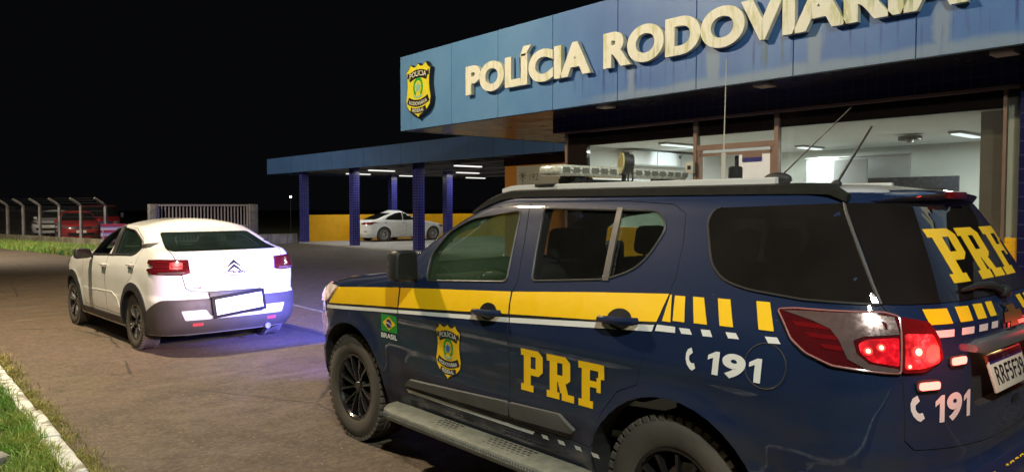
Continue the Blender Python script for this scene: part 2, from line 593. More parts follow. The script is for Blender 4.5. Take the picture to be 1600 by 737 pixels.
M['dash'] = pbr('grey_dash_plastic', (0.035, 0.036, 0.036), 0.6)
M['cargo'] = pbr('grey_roof_lining', (0.12, 0.12, 0.115), 0.9)
M['glass_front'] = glass('green_tinted_wet_glass', (0.46, 0.60, 0.47), wet=.8, haze=(.075, .135, .075, .30))
M['glass_rear'] = glass('grey_tinted_wet_glass', (0.62, 0.64, 0.62), wet=.5, haze=(.06, .06, .055, .12))
M['glass_dark'] = glass('near_black_privacy_glass', (0.012, 0.012, 0.012), wet=.0, haze=(.055, .046, .042, .26))
M['glass_clear'] = glass('clear_car_glass', (0.86, 0.90, 0.88))
M['glass_shop'] = glass('veiled_shop_glass', (0.74, 0.79, 0.76), ior=1.5, haze=(.20, .20, .18, .16))  # pale veil mixed into the pane to flatten the contrast behind
M['lamp_red'] = pbr('red_lamp_lens', (0.15, 0.006, 0.008), 0.12, coat=1.0, var=.25, scale=40)
M['lamp_dark_red'] = pbr('dark_red_lamp_lens', (0.075, 0.006, 0.008), 0.12, coat=1.0, var=.25, scale=40)
M['lamp_clear'] = pbr('smoky_silver_lamp_lens', (0.15, 0.10, 0.095), 0.2, .3, coat=.5, var=.3, scale=30)
M['lamp_glow'] = glow_plastic('lit_red_lens', (.45, .006, .012), (1, .008, .022), .55)
M['lamp_glow2'] = glow_plastic('lit_inner_red_lens', (.5, .012, .02), (1, .03, .035), .75)
M['bulb'] = emit('hot_red_bulb', (1, .30, .16), 6)
M['bulb_halo'] = emit('red_bulb_halo', (1, .05, .04), 2.2)
M['strobe_red'] = emit('red_strobe', (1, .16, .12), 5)
M['head_lens'] = glow_plastic('lit_clear_headlamp', (.6, .55, .5), (1, .62, .45), .35, .1)
M['grille_blue'] = emit('blue_strobe', (.06, .10, 1), 25)
M['bar_lens'] = glow_plastic('clear_light_bar_lens', (.80, .80, .66), (.6, .6, .45), .0, .15)
M['bar_grey'] = pbr('light_bar_core', (.20, .21, .17), .35, .3, var=.4, scale=50)
M['spot_lens'] = pbr('yellowish_spotlight_lens', (.55, .50, .22), .2, coat=1, var=.2, scale=60)
M['plate_white'] = pbr('white_plate', (.60, .55, .45), .4, var=.04)  # white dulled and warmed in colour for the warm light on it
M['plate_blank'] = pbr('blank_white_plate', (.86, .86, .86), .35, var=.03)
M['plate_frame'] = pbr('dark_plate_frame', (.010, .010, .010), .6, spec=.2)
M['gold'] = pbr('dull_gold', (.38, .22, .06), .35, .7, var=.2)
# Setting materials
def m_asphalt():
    t = NT('worn_asphalt'); co = t.coord()
    big = t.noise(co, .35, 5, .6); mid = t.noise(co, 2.6, 6, .65); fine = t.noise(co, 30, 6, .85)
    sp = t.N('TexVoronoi', Vector=co, Scale=45).outputs[0]
    c = t.mix(t.maprange(big, .3, .7), (.084, .060, .038), (.122, .086, .053))
    c = t.mix(t.math('MULTIPLY', t.maprange(mid, .42, .66), .55), c, (.066, .054, .040))
    c = t.mix(t.math('MULTIPLY', t.maprange(mid, .60, .76), .32), c, (.17, .135, .095))
    c = t.mix(t.math('MULTIPLY', t.maprange(fine, .52, .68), .6), c, (.24, .21, .17))
    c = t.mix(t.math('MULTIPLY', t.maprange(fine, .48, .34), .6), c, (.020, .018, .016))
    spk = t.N('TexVoronoi', Vector=co, Scale=16); keep = t.math('GREATER_THAN', t.N('SeparateXYZ', Vector=spk.outputs['Color']).outputs[0], .80)
    c = t.mix(t.math('MULTIPLY', t.math('MULTIPLY', t.maprange(spk.outputs[0], .16, .08), keep), .7), c, (.36, .32, .26))
    cell = t.N('SeparateXYZ', Vector=t.N('TexVoronoi', Vector=co, Scale=32).outputs['Color']).outputs[0]
    c = t.mix(t.math('MULTIPLY', t.maprange(cell, .5, 1.0), .22), c, (.21, .17, .125))
    c = t.mix(t.math('MULTIPLY', t.maprange(cell, .4, .0), .28), c, (.020, .017, .014))
    ck = t.N('TexVoronoi', Vector=t.mapping(t.mix(.12, co, t.N('TexNoise', Vector=co, Scale=1.5).outputs[1]), (1, .6, 1)), Scale=.42); ck.feature = 'DISTANCE_TO_EDGE'
    ckm = t.math('MULTIPLY', t.maprange(ck.outputs[0], .008, .002), t.maprange(t.noise(co, .5), .48, .56))
    c = t.mix(t.math('MULTIPLY', ckm, .75), c, (.014, .012, .010))
    st = t.noise(t.mapping(co, (.7, 4, 1)), 1.1, 5)
    c = t.mix(t.math('MULTIPLY', t.maprange(st, .55, .72), .45), c, (.19, .15, .11))
    h = t.math('ADD', t.math('MULTIPLY', fine, .8), t.math('MULTIPLY', sp, .5))
    t.principled(Base_Color=c, Roughness=t.maprange(mid, .3, .7, .62, .85), Normal=t.bump(h, .55, .006))
    return t.m
def m_paver():
    t = NT('interlocking_pavers'); co = t.coord()
    b = t.N('TexBrick', Vector=t.mapping(co, rot=(0, 0, PI/2)), Scale=1.0)
    b.inputs['Color1'].default_value = (.13, .108, .085, 1); b.inputs['Color2'].default_value = (.085, .072, .058, 1); b.inputs['Mortar'].default_value = (.02, .018, .016, 1)
    b.inputs['Mortar Size'].default_value = .012; b.inputs['Brick Width'].default_value = .24; b.inputs['Row Height'].default_value = .12
    n = t.noise(co, 1.0, 5, .6)
    c = t.mix(t.maprange(n, .3, .7), b.outputs[0], t.mix(.5, b.outputs[0], (.11, .10, .085)))
    c = t.mix(t.math('MULTIPLY', t.maprange(t.noise(co, 60), .4, .7), .35), c, (.03, .027, .024))
    t.principled(Base_Color=c, Roughness=.8, Normal=t.bump(t.math('ADD', b.outputs[1], t.math('MULTIPLY', t.noise(co, 40), -.4)), -.5, .008))
    return t.m
def m_grass():
    t = NT('grass_blade'); co = t.coord('Object')
    rnd = t.noise(co, 2.2, 3)
    hue = t.noise(co, 38, 2)
    c = t.mix(t.maprange(rnd, .42, .62), (.16, .33, .045), (.42, .38, .09))
    c = t.mix(t.maprange(hue, .4, .7), c, (.28, .44, .08))
    t.principled(Base_Color=c, Roughness=.6, Subsurface_Weight=0.0)
    return t.m
def m_dry():
    t = NT('dry_grass_blade'); co = t.coord('Object')
    c = t.mix(t.maprange(t.noise(co, 30, 2), .4, .65), (.26, .29, .06), (.46, .36, .13))
    t.principled(Base_Color=c, Roughness=.7)
    return t.m
def m_soil():
    t = NT('grassy_soil'); co = t.coord()
    n = t.noise(co, 3, 6, .65); f = t.noise(co, 60, 3)
    c = t.mix(t.maprange(n, .35, .65), (.032, .050, .014), (.075, .068, .030))
    c = t.mix(t.math('MULTIPLY', t.maprange(f, .5, .7), .6), c, (.07, .10, .025))
    t.principled(Base_Color=c, Roughness=.95, Normal=t.bump(t.math('ADD', f, n), .9, .03))
    return t.m
def m_kerb():
    t = NT('worn_white_kerb_paint'); co = t.coord()
    n = t.noise(co, 7, 6, .7); f = t.noise(co, 60, 3)
    c = t.mix(t.maprange(n, .46, .60), (.70, .72, .70), (.26, .25, .20))
    c = t.mix(t.math('MULTIPLY', t.maprange(f, .55, .75), .5), c, (.25, .23, .17))
    t.principled(Base_Color=c, Roughness=.8, Normal=t.bump(t.math('ADD', n, t.math('MULTIPLY', f, .4)), .6, .012))
    return t.m
def m_concrete(name='stained_concrete', a=(.30, .29, .27), b=(.19, .18, .165), streak=0.0, sc=2.0):
    t = NT(name); co = t.coord()
    n = t.noise(co, sc, 6, .65)
    c = t.mix(t.maprange(n, .35, .68), a, b)
    if streak:
        s = t.noise(t.mapping(co, (5, 5, .35)), 2.2, 5, .6)
        c = t.mix(t.math('MULTIPLY', t.maprange(s, .48, .7), streak), c, (.055, .05, .035))
    t.principled(Base_Color=c, Roughness=.85, Normal=t.bump(t.noise(co, 30, 4), .3, .01))
    return t.m
def tile_mat(name, c1, c2, grout, size=.10, gap=.006, rough=.25, rot=(PI/2, 0, 0)):
    """square wall tiles, laid with the brick texture without offset; uses a box mapping by normal"""
    t = NT(name); co = t.coord()
    xyz = t.N('SeparateXYZ', Vector=co)
    geo = t.N('NewGeometry'); nx = t.N('SeparateXYZ', Vector=geo.outputs['Normal'])
    ax = t.math('GREATER_THAN', t.math('ABSOLUTE', nx.outputs[0]), .7)
    u = t.N('Mix'); t.set(u.inputs[0], ax); t.set(u.inputs[2], xyz.outputs[0]); t.set(u.inputs[3], xyz.outputs[1])
    cmb = t.N('CombineXYZ', X=u.outputs[0], Y=xyz.outputs[2], Z=0.0)
    b = t.N('TexBrick', Vector=cmb, Scale=1.0); b.offset = 0.0
    b.inputs['Color1'].default_value = c1+(1,); b.inputs['Color2'].default_value = c2+(1,); b.inputs['Mortar'].default_value = grout+(1,)
    b.inputs['Mortar Size'].default_value = gap; b.inputs['Brick Width'].default_value = size; b.inputs['Row Height'].default_value = size
    b.inputs['Mortar Smooth'].default_value = .3
    c = t.mix(t.math('MULTIPLY', t.maprange(t.noise(co, 4), .4, .7), .3), b.outputs[0], tuple(x*.6 for x in c1))
    t.principled(Base_Color=c, Roughness=t.math('ADD', t.math('MULTIPLY', b.outputs[1], .5), rough), Normal=t.bump(b.outputs[1], -.4, .004))
    return t.m
def m_fascia():
    """blue sheet panels 1.43 m wide with chalky edges and run-off under the letters"""
    t = NT('weathered_blue_panel'); co = t.coord()
    s = t.N('SeparateXYZ', Vector=co); y, z = s.outputs[1], s.outputs[2]
    wob = t.math('MULTIPLY', t.math('SUBTRACT', t.noise(co, 1.4, 4), .5), .22)
    py = t.math('ABSOLUTE', t.math('SUBTRACT', t.math('FRACT', t.math('DIVIDE', t.math('SUBTRACT', y, .30), 1.43)), .5))  # 0 mid, .5 seam
    edge = t.maprange(t.math('ADD', py, wob), .40, .455)
    bot = t.maprange(t.math('ADD', z, t.math('MULTIPLY', wob, 1.0)), 3.46, 3.36)
    right = t.maprange(y, 9.0, 7.2)
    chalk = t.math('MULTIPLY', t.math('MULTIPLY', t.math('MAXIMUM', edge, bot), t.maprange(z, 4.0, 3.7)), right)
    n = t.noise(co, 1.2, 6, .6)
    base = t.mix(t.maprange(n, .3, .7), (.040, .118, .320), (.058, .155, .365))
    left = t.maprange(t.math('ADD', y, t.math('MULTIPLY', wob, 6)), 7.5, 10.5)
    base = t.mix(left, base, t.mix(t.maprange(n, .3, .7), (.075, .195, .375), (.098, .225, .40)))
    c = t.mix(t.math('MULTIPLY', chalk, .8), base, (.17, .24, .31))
    run = t.noise(t.mapping(co, (1, 7, .35)), 1.6, 4, .5)
    rm = t.math('MULTIPLY', t.maprange(run, .56, .68), t.maprange(z, 3.40, 3.62, .25, 1))
    rm = t.math('MULTIPLY', rm, t.maprange(z, 3.86, 3.78))
    rm = t.math('MULTIPLY', rm, t.maprange(y, 9.3, 8.2))
    c = t.mix(t.math('MULTIPLY', rm, .85), c, (.012, .045, .19))
    grn = t.noise(t.mapping(co, (1, 3.2, .3)), 2.3, 3, .5)
    gm = t.math('MULTIPLY', t.math('MULTIPLY', t.maprange(grn, .63, .72), t.maprange(z, 3.9, 3.7)), t.math('MULTIPLY', t.maprange(z, 3.35, 3.6), t.maprange(y, 8.5, 7.5)))
    c = t.mix(t.math('MULTIPLY', gm, .7), c, (.04, .09, .05))
    sp = t.math('MULTIPLY', t.maprange(t.noise(co, 16, 5, .7), .62, .72), .4)
    c = t.mix(sp, c, (.03, .06, .14))
    t.principled(Base_Color=c, Roughness=.5, Normal=t.bump(t.noise(co, 1.2, 2), .12, .05))
    return t.m
def m_letter():
    t = NT('cream_sign_letter_with_algae'); co = t.coord()
    n = t.noise(t.mapping(co, (3, 5, 1.2)), 2.0, 5, .6)
    c = t.mix(t.maprange(n, .5, .66), (.64, .65, .54), (.48, .50, .28))
    g = t.noise(t.mapping(co, (3, 6, .5)), 2.2, 4)
    s = t.N('SeparateXYZ', Vector=co)
    gm = t.math('MULTIPLY', t.maprange(g, .60, .72), t.maprange(s.outputs[2], 4.2, 3.85))
    c = t.mix(t.math('MULTIPLY', gm, .8), c, (.20, .24, .04))
    t.principled(Base_Color=c, Roughness=.55)
    return t.m
M['asphalt'] = m_asphalt(); M['paver'] = m_paver(); M['grass'] = m_grass(); M['soil'] = m_soil(); M['dry'] = m_dry(); M['kerb'] = m_kerb()
M['concrete'] = m_concrete(); M['low_wall'] = m_concrete('mossy_low_wall', (.30, .27, .17), (.13, .11, .06), .7, 1.6)
M['white_wall'] = m_concrete('grimy_white_wall', (.42, .40, .33), (.24, .22, .16), .6, 1.2)
M['floor'] = m_concrete('smooth_concrete_floor', (.34, .33, .31), (.24, .235, .22), 0, .8)
M['post'] = m_concrete('old_concrete_post', (.24, .22, .19), (.13, .12, .10), .4, 4)
M['gate'] = pbr('faded_cream_gate_paint', (.42, .36, .30), .6, var=.3, scale=3)
M['fascia'] = m_fascia(); M['letter'] = m_letter()
M['fascia_seam'] = pbr('dark_seam', (.02, .03, .05), .7)
M['canopy_panel'] = pbr('blue_grey_panel', (.046, .105, .24), .45, var=.15, scale=1.2)  # canopy's own even blue-grey
M['soffit'] = pbr('dark_glossy_soffit', (.035, .035, .05), .22, var=.4, scale=1.0)
M['soffit_canopy'] = pbr('white_metal_soffit', (.22, .22, .23), .5, var=.2, scale=1.5)
M['blue_tile'] = tile_mat('cobalt_wall_tiles', (.016, .016, .17), (.012, .012, .12), (.10, .10, .24))
M['navy_tile'] = tile_mat('dark_navy_wall_tiles', (.010, .010, .055), (.008, .008, .04), (.025, .025, .07), size=.15)
M['yellow_tile'] = tile_mat('yellow_wall_tiles', (.82, .42, .006), (.78, .39, .005), (.52, .27, .02))
M['orange_wall'] = pbr('orange_wall_paint', (.46, .19, .02), .5, var=.2, scale=1.5)
M['maroon'] = pbr('shaded_lintel_maroon', (.060, .012, .010), .5, var=.3)  # shadow on the lintel put into its colour; pillar base shares it
M['frame'] = pbr('bronze_aluminium_frame', (.20, .135, .10), .4, .3, var=.15)
M['spandrel'] = pbr('dark_spandrel_glass', (.010, .007, .006), .12)
M['white_paint'] = pbr('white_wall_paint', (.62, .66, .64), .7, var=.05, scale=1)
M['ceiling'] = pbr('white_ceiling', (.66, .70, .70), .8, var=.04, scale=1)
M['office_grey'] = pbr('grey_office_panel', (.22, .24, .25), .6, var=.12)
M['office_white'] = pbr('white_office_cabinet', (.72, .75, .78), .35, var=.05)
M['office_dark'] = pbr('dark_screen', (.015, .018, .025), .25)
M['curtain'] = pbr('pale_curtain', (.55, .55, .48), .9, var=.1)
M['brown_column'] = pbr('brown_column', (.13, .10, .075), .6, var=.2)
M['tube_light'] = emit('fluorescent_tube', (1, 1, .93), 1.1)
M['room_light'] = emit('room_ceiling_light', (.93, 1, 1), 1.6)
M['street_lens'] = emit('street_lamp_lens', (1, .92, .78), 12)
M['far_light'] = emit('far_white_lamp', (1, .98, .9), 10)
M['wire'] = pbr('rusty_wire', (.09, .085, .075), .6, .3)
M['soffit_lens'] = pbr('beige_soffit_lens', (.70, .62, .50), .5)
M['galv'] = pbr('galvanised_steel', (.28, .28, .28), .45, .6, var=.15)
M['sign_board'] = pbr('dull_white_signboard', (.40, .41, .35), .6, var=.1, scale=2)
M['sign_ink'] = pbr('faded_dark_ink', (.10, .10, .085), .7)
M['car_white'] = paint('white_car_paint', (.74, .76, .74), .3, dust_shade=(.35, .30, .22), dmax=.35)
M['car_red'] = paint('red_car_paint', (.30, .02, .02), .35, dust_shade=(.18, .12, .10), dmax=.3)
M['cladding'] = pbr('grey_bumper_cladding', (.048, .043, .038), .55, var=.25, scale=4, bump=.1, bscale=250)
M['skid'] = pbr('silver_bumper_insert', (.46, .46, .45), .4, .2, var=.06)
M['black_glass'] = pbr('black_car_glass', (.008, .009, .009), .05, coat=.6)
M['fascia_badge_yellow'] = pbr('painted_badge_yellow', (.62, .56, .03), .5, var=.15, scale=8)
M['barrier_red'] = pbr('red_barrier_paint', (.42, .03, .03), .5)
M['barrier_white'] = pbr('white_barrier_paint', (.65, .62, .58), .5)

# ---------------------------------------------------------------- ground
def sheet(name, poly, z, mat, kind='structure', sub=0):
    bm = bmesh.new()
    bm.faces.new([bm.verts.new((p[0], p[1], z)) for p in poly])
    bmesh.ops.recalc_face_normals(bm, faces=bm.faces)
    if bm.faces and list(bm.faces)[0].normal.z < 0: bmesh.ops.reverse_faces(bm, faces=bm.faces[:])
    me = bpy.data.meshes.new(name); bm.to_mesh(me); bm.free()
    return tag(link(name, me, mat), kind=kind)

sheet('ground', [(-300, -300), (300, -300), (300, 300), (-300, 300)], -.012, M['soil'])
ROAD = [(1.0, -30), (5.5, -30), (5.5, 28.5), (5.15, 29.3), (3.97, 36.3), (2.9, 43), (1.6, 52), (1.0, 58)]
sheet('road', ROAD, 0.0, M['asphalt'])
sheet('apron', [(5.5, -12), (15.05, -12), (15.05, 33.4), (9.2, 33.4), (8.2, 31.6), (5.16, 29.3), (5.5, 28.5)], 0.0, M['paver'])
e = MB().bb(5.47, 5.55, -12, 28.4, -.1, .006)
tag(e.build('edging_strip', M['post'], smooth=False), kind='structure')
f = MB().bb(15.05, 26.5, 13.9, 32.75, -.1, .05)
tag(f.build('canopy_floor', M['floor'], smooth=False), kind='structure')
sheet('verge', [(-40, -30), (.84, -30), (.84, 58), (-40, 58)], .095, M['soil'])

def grass(name, n, region, h, w, z, yellow=False, seed=1, lean=.5, dens=None, mat='grass'):
    rg = np.random.RandomState(seed)
    V = []; F = []
    k = 0
    while k < n:
        p = region(rg)
        if p is None: continue
        x, y = p
        d = dens(x, y) if dens else 1.0
        if rg.rand() > d: k += 1; continue
        hh = h*(.45+rg.rand()*.9)*(.6+.6*d); a = rg.rand()*2*PI; l = (rg.rand()**1.2)*lean*hh; b = a+rg.randn()*.9
        ww = w*(.6+.8*rg.rand())
        dx, dy = math.cos(a)*ww, math.sin(a)*ww
        lx, ly = math.cos(b)*l, math.sin(b)*l
        i = len(V)
        V += [(x-dx, y-dy, z), (x+dx, y+dy, z), (x+dx*.7+lx*.4, y+dy*.7+ly*.4, z+hh*.6), (x-dx*.7+lx*.4, y-dy*.7+ly*.4, z+hh*.6), (x+lx*1.2, y+ly*1.2, z+hh*(1-.25*lean*rg.rand()))]
        F += [(i, i+1, i+2, i+3), (i+3, i+2, i+4)]
        k += 1
    me = bpy.data.meshes.new(name); me.from_pydata(V, [], F)
    return tag(link(name, me, M[mat]), kind='stuff')

def clump(x, y, s=1.7, o=0.0):
    return .5+.5*math.sin(x*5.1*s+o+1.7*math.sin(y*2.3*s))*math.sin(y*3.7*s+o*.7+1.3*math.sin(x*3.1*s))
g = grass('grass', 42000, lambda r: (lambda x, y: (x, y))(.885-1.5*r.rand()**1.15, 3.6+5.9*r.rand()), .085, .0032, .09, seed=3, lean=.9, dens=lambda x, y: .25+.75*clump(x, y))
tag(g, 'short patchy green lawn grass beside the white kerb', 'grass')
g = grass('weeds', 5200, lambda r: (.87-1.4*r.rand()**1.1, 3.6+5.9*r.rand()), .055, .0085, .09, seed=21, lean=1.3, dens=lambda x, y: clump(x, y, 2.6, 4.0)**2)
tag(g, 'broad leaved weeds scattered through the lawn grass by the kerb', 'weeds')
g = grass('kerb_grass', 17000, lambda r: (.965+abs(r.randn())*.075, 3.5+9*r.rand()), .06, .003, .0, seed=5, lean=1.1, dens=lambda x, y: .15+.85*clump(x*.2, y*1.3, 1.5, 2), mat='dry')
tag(g, 'yellowed grass tufts growing along the foot of the white kerb', 'grass')
def far_region(r):
    y = 29.3+22*r.rand()**1.4
    xl = np.interp(y, [28, 29.3, 36.3, 43, 52], [5.6, 5.15, 3.97, 2.9, 1.6])
    xr = 7.2-(y-33)*.26
    if xr < xl: return None
    return (xl+(xr-xl)*r.rand(), y)
g = grass('roadside_grass', 24000, far_region, .16, .009, .0, seed=8, lean=.6)
tag(g, 'dark green grass strip below the concrete post fence', 'grass')

# kerb of rough painted stones
rk = random.Random(4)
b = MB()
y = -6.0
while y < 40:
    L = .72+.25*rk.random()
    if not (6.62 < y+L/2 < 7.1):
        w = .10+.018*rk.random(); x0 = .845+.012*rk.random()
        b.box((x0+w/2, y+L/2, .055+.008*rk.random()), (w, L-.02*rk.random(), .14), rz=R(1.2*(rk.random()-.5)), bev=.014)
    y += L
bm = b.bm
bmesh.ops.subdivide_edges(bm, edges=[e for e in bm.edges if e.calc_length() > .2], cuts=5, use_grid_fill=True)
for v in bm.verts:
    v.co.x += (rk.random()-.5)*.010; v.co.z += (rk.random()-.5)*.008
tag(b.build('kerb', M['kerb'], angle=60), kind='structure')
for (x, y, sx, sy, rz, lab) in ((.36, 6.35, .34, .16, .9, 'long flat concrete slab half buried in the grass near the kerb'), (.52, 5.55, .20, .12, .3, 'small broken concrete piece lying in the grass at the corner'),
                                (.30, 5.25, .26, .2, .7, 'squarish concrete slab sunk in the grass furthest from the road')):
    b = MB().box((0, 0, .0), (sx, sy, .09), bev=.012)
    o = b.build('stone_slab', M['concrete']); o.location = (x, y, .115); o.rotation_euler = (R(3), R(-4), rz)
    tag(o, lab, 'slab', 'stone slabs in the grass')

# ---------------------------------------------------------------- concrete post fence on its low wall
F0, F1 = Vector((7.45, 32.2, 0)), Vector((4.05, 45.5, 0))
fd = (F1-F0).normalized(); fn = Vector((-fd.y, fd.x, 0))   # fn points to the road
LW = MB()
ang = math.atan2(fd.y, fd.x)
c = (F0+F1)/2
LW.box((c.x, c.y, .17), ((F1-F0).length+.6, .14, .42), rz=ang)
bm = LW.bm
bmesh.ops.subdivide_edges(bm, edges=[e for e in bm.edges if e.calc_length() > 3], cuts=70)
rw = random.Random(9)
for v in bm.verts:
    if v.co.z > .2: v.co.z += .02*(rw.random()-.5)
tag(LW.build('low_wall', M['low_wall'], smooth=False), 'mossy stained low concrete wall under the bent fence posts', 'wall')
fence = thing('post_fence', 'wire fence on concrete posts whose tops bend towards the road', 'fence', (0, 0, 0))
def ray_line(px):
    dx = (px-800)/1175.0
    d = Vector((math.sin(.7073)+math.cos(.7073)*dx, math.cos(.7073)-math.sin(.7073)*dx, 0))
    # intersect k*d with F0 + s*fd
    det = d.x*(-fd.y)+fd.x*d.y
    k = (F0.x*(-fd.y)+fd.x*F0.y)/det
    return d*k
tops = []
for px in (12, 36.5, 62.5, 93, 126.5, 165):
    p = ray_line(px)
    s = .075
    pb = MB().tube([p+Vector((0, 0, .1)), p+Vector((0, 0, 1.70)), p+fn*.10+Vector((0, 0, 1.80)), p+fn*.42+Vector((0, 0, 2.02))], [s*.95, s*.8, s*.75, s*.62], n=4)
    o = pb.build('post', M['post'], fence, smooth=False)
    tops.append(p)
P0, P1 = tops[0]+fd*3.0, tops[-1]
wb = MB()
for z in (.5, .75, 1.0, 1.25, 1.5, 1.68):
    wb.tube([P0+Vector((0, 0, z)), P1+Vector((0, 0, z))], .003, n=4)
L = (P1-P0).length
for i in range(int(L/.11)):
    a = P0-fd*(i*.11)
    wb.tube([a+Vector((0, 0, .4)), a-fd*.5+Vector((0, 0, 1.68))], .0010, n=3, caps=False)
    wb.tube([a-fd*.5+Vector((0, 0, .4)), a+Vector((0, 0, 1.68))], .0010, n=3, caps=False)
for q in (.15, .3, .42):
    wb.tube([P0+fn*q+Vector((0, 0, 1.72+.7*q)), P1+fn*q+Vector((0, 0, 1.72+.7*q))], .003, n=4)
wb.build('wire_mesh', M['wire'], fence, smooth=False)

# gate and its posts
for x0, x1, lab in ((8.72, 9.02, 'square weathered gate post at the left end of the barred gate'), (12.87, 13.25, 'square weathered gate post between barred gate and white wall')):
    b = MB().bb(x0, x1, 33.0, 33.3, 0, 1.78, bev=.015)
    tag(b.build('gate_post', M['post']), lab, 'gate post', 'gate posts')
gate = thing('barred_gate', 'faded cream gate of upright steel bars behind the white coupe', 'gate', (9.02, 33.12, 0))
b = MB()
W = 12.87-9.02
b.bb(.03, W-.03, -.03, .03, 1.70, 1.77); b.bb(.03, W-.03, -.03, .03, .18, .25); b.bb(.03, W-.03, -.03, .03, .80, .86)
b.bb(.03, .10, -.028, .028, .12, 1.70); b.bb(W-.10, W-.03, -.028, .028, .12, 1.70)
b.build('gate_frame', M['gate'], gate, smooth=False)
b = MB()
for i in range(25):
    x = .10+(i+.7)*(W-.2)/25.4
    b.bb(x-.022, x+.022, -.018, .018, .25, 1.70)
b.build('bars', M['gate'], gate, smooth=False)
b = MB().bb(13.28, 15.02, 32.85, 33.05, 0, .43)
tag(b.build('white_wall', M['white_wall'], smooth=False), 'low grimy white wall between gate post and blue tiled column', 'wall')
pl = thing('pole_lamp', 'small lit white lamp on a thin pole beyond the tiled columns', 'lamp', (17.3, 38.6, 0))
MB().cyl((0, 0, 1.1), .022, 2.2, n=10).build('pole', M['rubber'], pl)
MB().sphere((0, 0, 2.19), (.06, .06, .05)).build('globe', M['far_light'], pl)

# ---------------------------------------------------------------- parking canopy
can = thing('parking_canopy', 'flat blue panelled canopy on tiled columns above the white sedan', 'canopy', (15, 14, 0))
def rel(o, b): return b
CX0, CX1, CY0, CY1 = 14.85, 26.5, 13.9, 35.8
def cb(*a):
    x0, x1, y0, y1, z0, z1 = a
    return (x0-15, x1-15, y0-14, y1-14, z0, z1)
b = MB()
y = CY1; k = 0
while y > CY0:
    w = 1.35
    b.bb(*cb(CX0, CX0+.06, max(CY0, y-w+.012), y, 3.24, 3.98)); y -= w
b.build('fascia', M['canopy_panel'], can, smooth=False)
b = MB()
x = CX0+.06
while x < CX1:
    b.bb(*cb(x, min(CX1, x+1.35)-.012, CY1-.06, CY1, 3.24, 3.98)); x += 1.35
b.build('end_fascia', M['canopy_panel'], can, smooth=False)
MB().bb(*cb(CX0+.07, CX1, CY0, CY1-.07, 3.46, 3.90)).build('roof_deck', M['soffit_canopy'], can, smooth=False)
b = MB()
for y in np.arange(15, 35.5, 1.9): b.bb(*cb(CX0+.08, CX1-.05, y-.04, y+.04, 3.30, 3.458))
for x in (16.6, 19.4, 22.2, 25): b.bb(*cb(x-.05, x+.05, CY0+.1, CY1-.12, 3.24, 3.296))
b.build('roof_beams', M['soffit_canopy'], can, smooth=False)
for (x, y) in ((15.22, 32.5), (15.5, 28.3), (15.5, 23.45), (19.9, 32.45), (19.9, 27.75)):
    b = MB().bb(*cb(x-.16, x+.16, y-.16, y+.16, .02, 3.36))
    b.build('column', M['blue_tile'], can, smooth=False)
for (x, y) in ((16.4, 27.6), (20.4, 26.9), (20.4, 31.6), (17.3, 31.2), (24.4, 31.5), (17.0, 22.4), (20.8, 22.0)):
    ll = bpy.data.lights.new('tube_lamp', 'AREA'); ll.shape = 'RECTANGLE'; ll.size = 1.2; ll.size_y = .16; ll.energy = 42; ll.color = (1, 1, .95)
    lo_ = bpy.data.objects.new('tube_lamp', ll); COL.objects.link(lo_); lo_.parent = can; lo_.location = (x-15, y-14, 3.14)
    t = MB().bb(*cb(x-.62, x+.62, y-.10, y+.10, 3.20, 3.235)).build('light_fitting', M['galv'], can, smooth=False)
    MB().bb(*cb(x-.60, x+.60, y-.08, y+.08, 3.155, 3.198)).build('tube', M['tube_light'], t, smooth=False)
b = MB().bb(15.39, 26.4, 32.62, 32.78, .02, 1.29)
tag(b.build('yellow_tiled_wall', M['yellow_tile'], smooth=False), 'waist high yellow tiled wall behind the parked white sedan', 'wall')
# back wall and dark trees keep the far side closed
b = MB().bb(26.3, 26.5, 14, 32.6, .05, 1.29)
tag(b.build('yellow_tiled_wall', M['yellow_tile'], smooth=False), 'waist high yellow tiled wall along the far side of the canopy, right of the sedan', 'wall')

# orange wall with the white signboard
ow = thing('orange_wall', 'orange painted wall end with beam painted dark red as shade next to the shop glass', 'wall', (15.6, 18.6, 0))
MB().bb(0, .25, -7.5, 0, 0, 2.98).build('wall', M['orange_wall'], ow, smooth=False)
MB().bb(-.03, .28, -7.5, .02, 2.983, 3.24).build('beam', M['maroon'], ow, smooth=False)
sb = thing('wall_sign', 'dull white signboard with faint round emblem and 192 on orange wall', 'sign', (15.56, 17.95, 2.56))
MB().bb(-.03, .03, -3.6, 0, -.38, .38, bev=.008).build('board', M['sign_board'], sb, smooth=False)
def flat_sign(bm, mat, name, parent, x, off=0.0):
    """letters drawn in (u right, v up) seen from the road, set in the plane x"""
    for v in bm.verts:
        v.co = Vector((x-v.co.z, -v.co.x, v.co.y))
    bmesh.ops.recalc_face_normals(bm, faces=bm.faces)
    me = bpy.data.meshes.new(name); bm.to_mesh(me); bm.free()
    return link(name, me, mat, parent)
flat_sign(fit_text('192', .62, 1.02, -.07, .13, size=.3), M['sign_ink'], 'lettering', sb, -.034)
eb = bmesh.new()
for a0 in range(10):
    a = a0*PI/5
    p = [(.30+.10*math.cos(a)-.02*math.sin(a), .08+.10*math.sin(a)+.02*math.cos(a)), (.30+.22*math.cos(a), .08+.17*math.sin(a)), (.30+.10*math.cos(a)+.02*math.sin(a), .08+.10*math.sin(a)-.02*math.cos(a))]
    eb.faces.new([eb.verts.new((q[0], q[1], 0)) for q in p])
eb.faces.new([eb.verts.new((.30+.07*math.cos(k*PI/8), .08+.08*math.sin(k*PI/8), 0)) for k in range(16)])
eb.faces.new([eb.verts.new(q) for q in ((.285, -.02, 0), (.315, -.02, 0), (.315, -.2, 0), (.285, -.2, 0))])
flat_sign(eb, M['sign_ink'], 'emblem', sb, -.034)

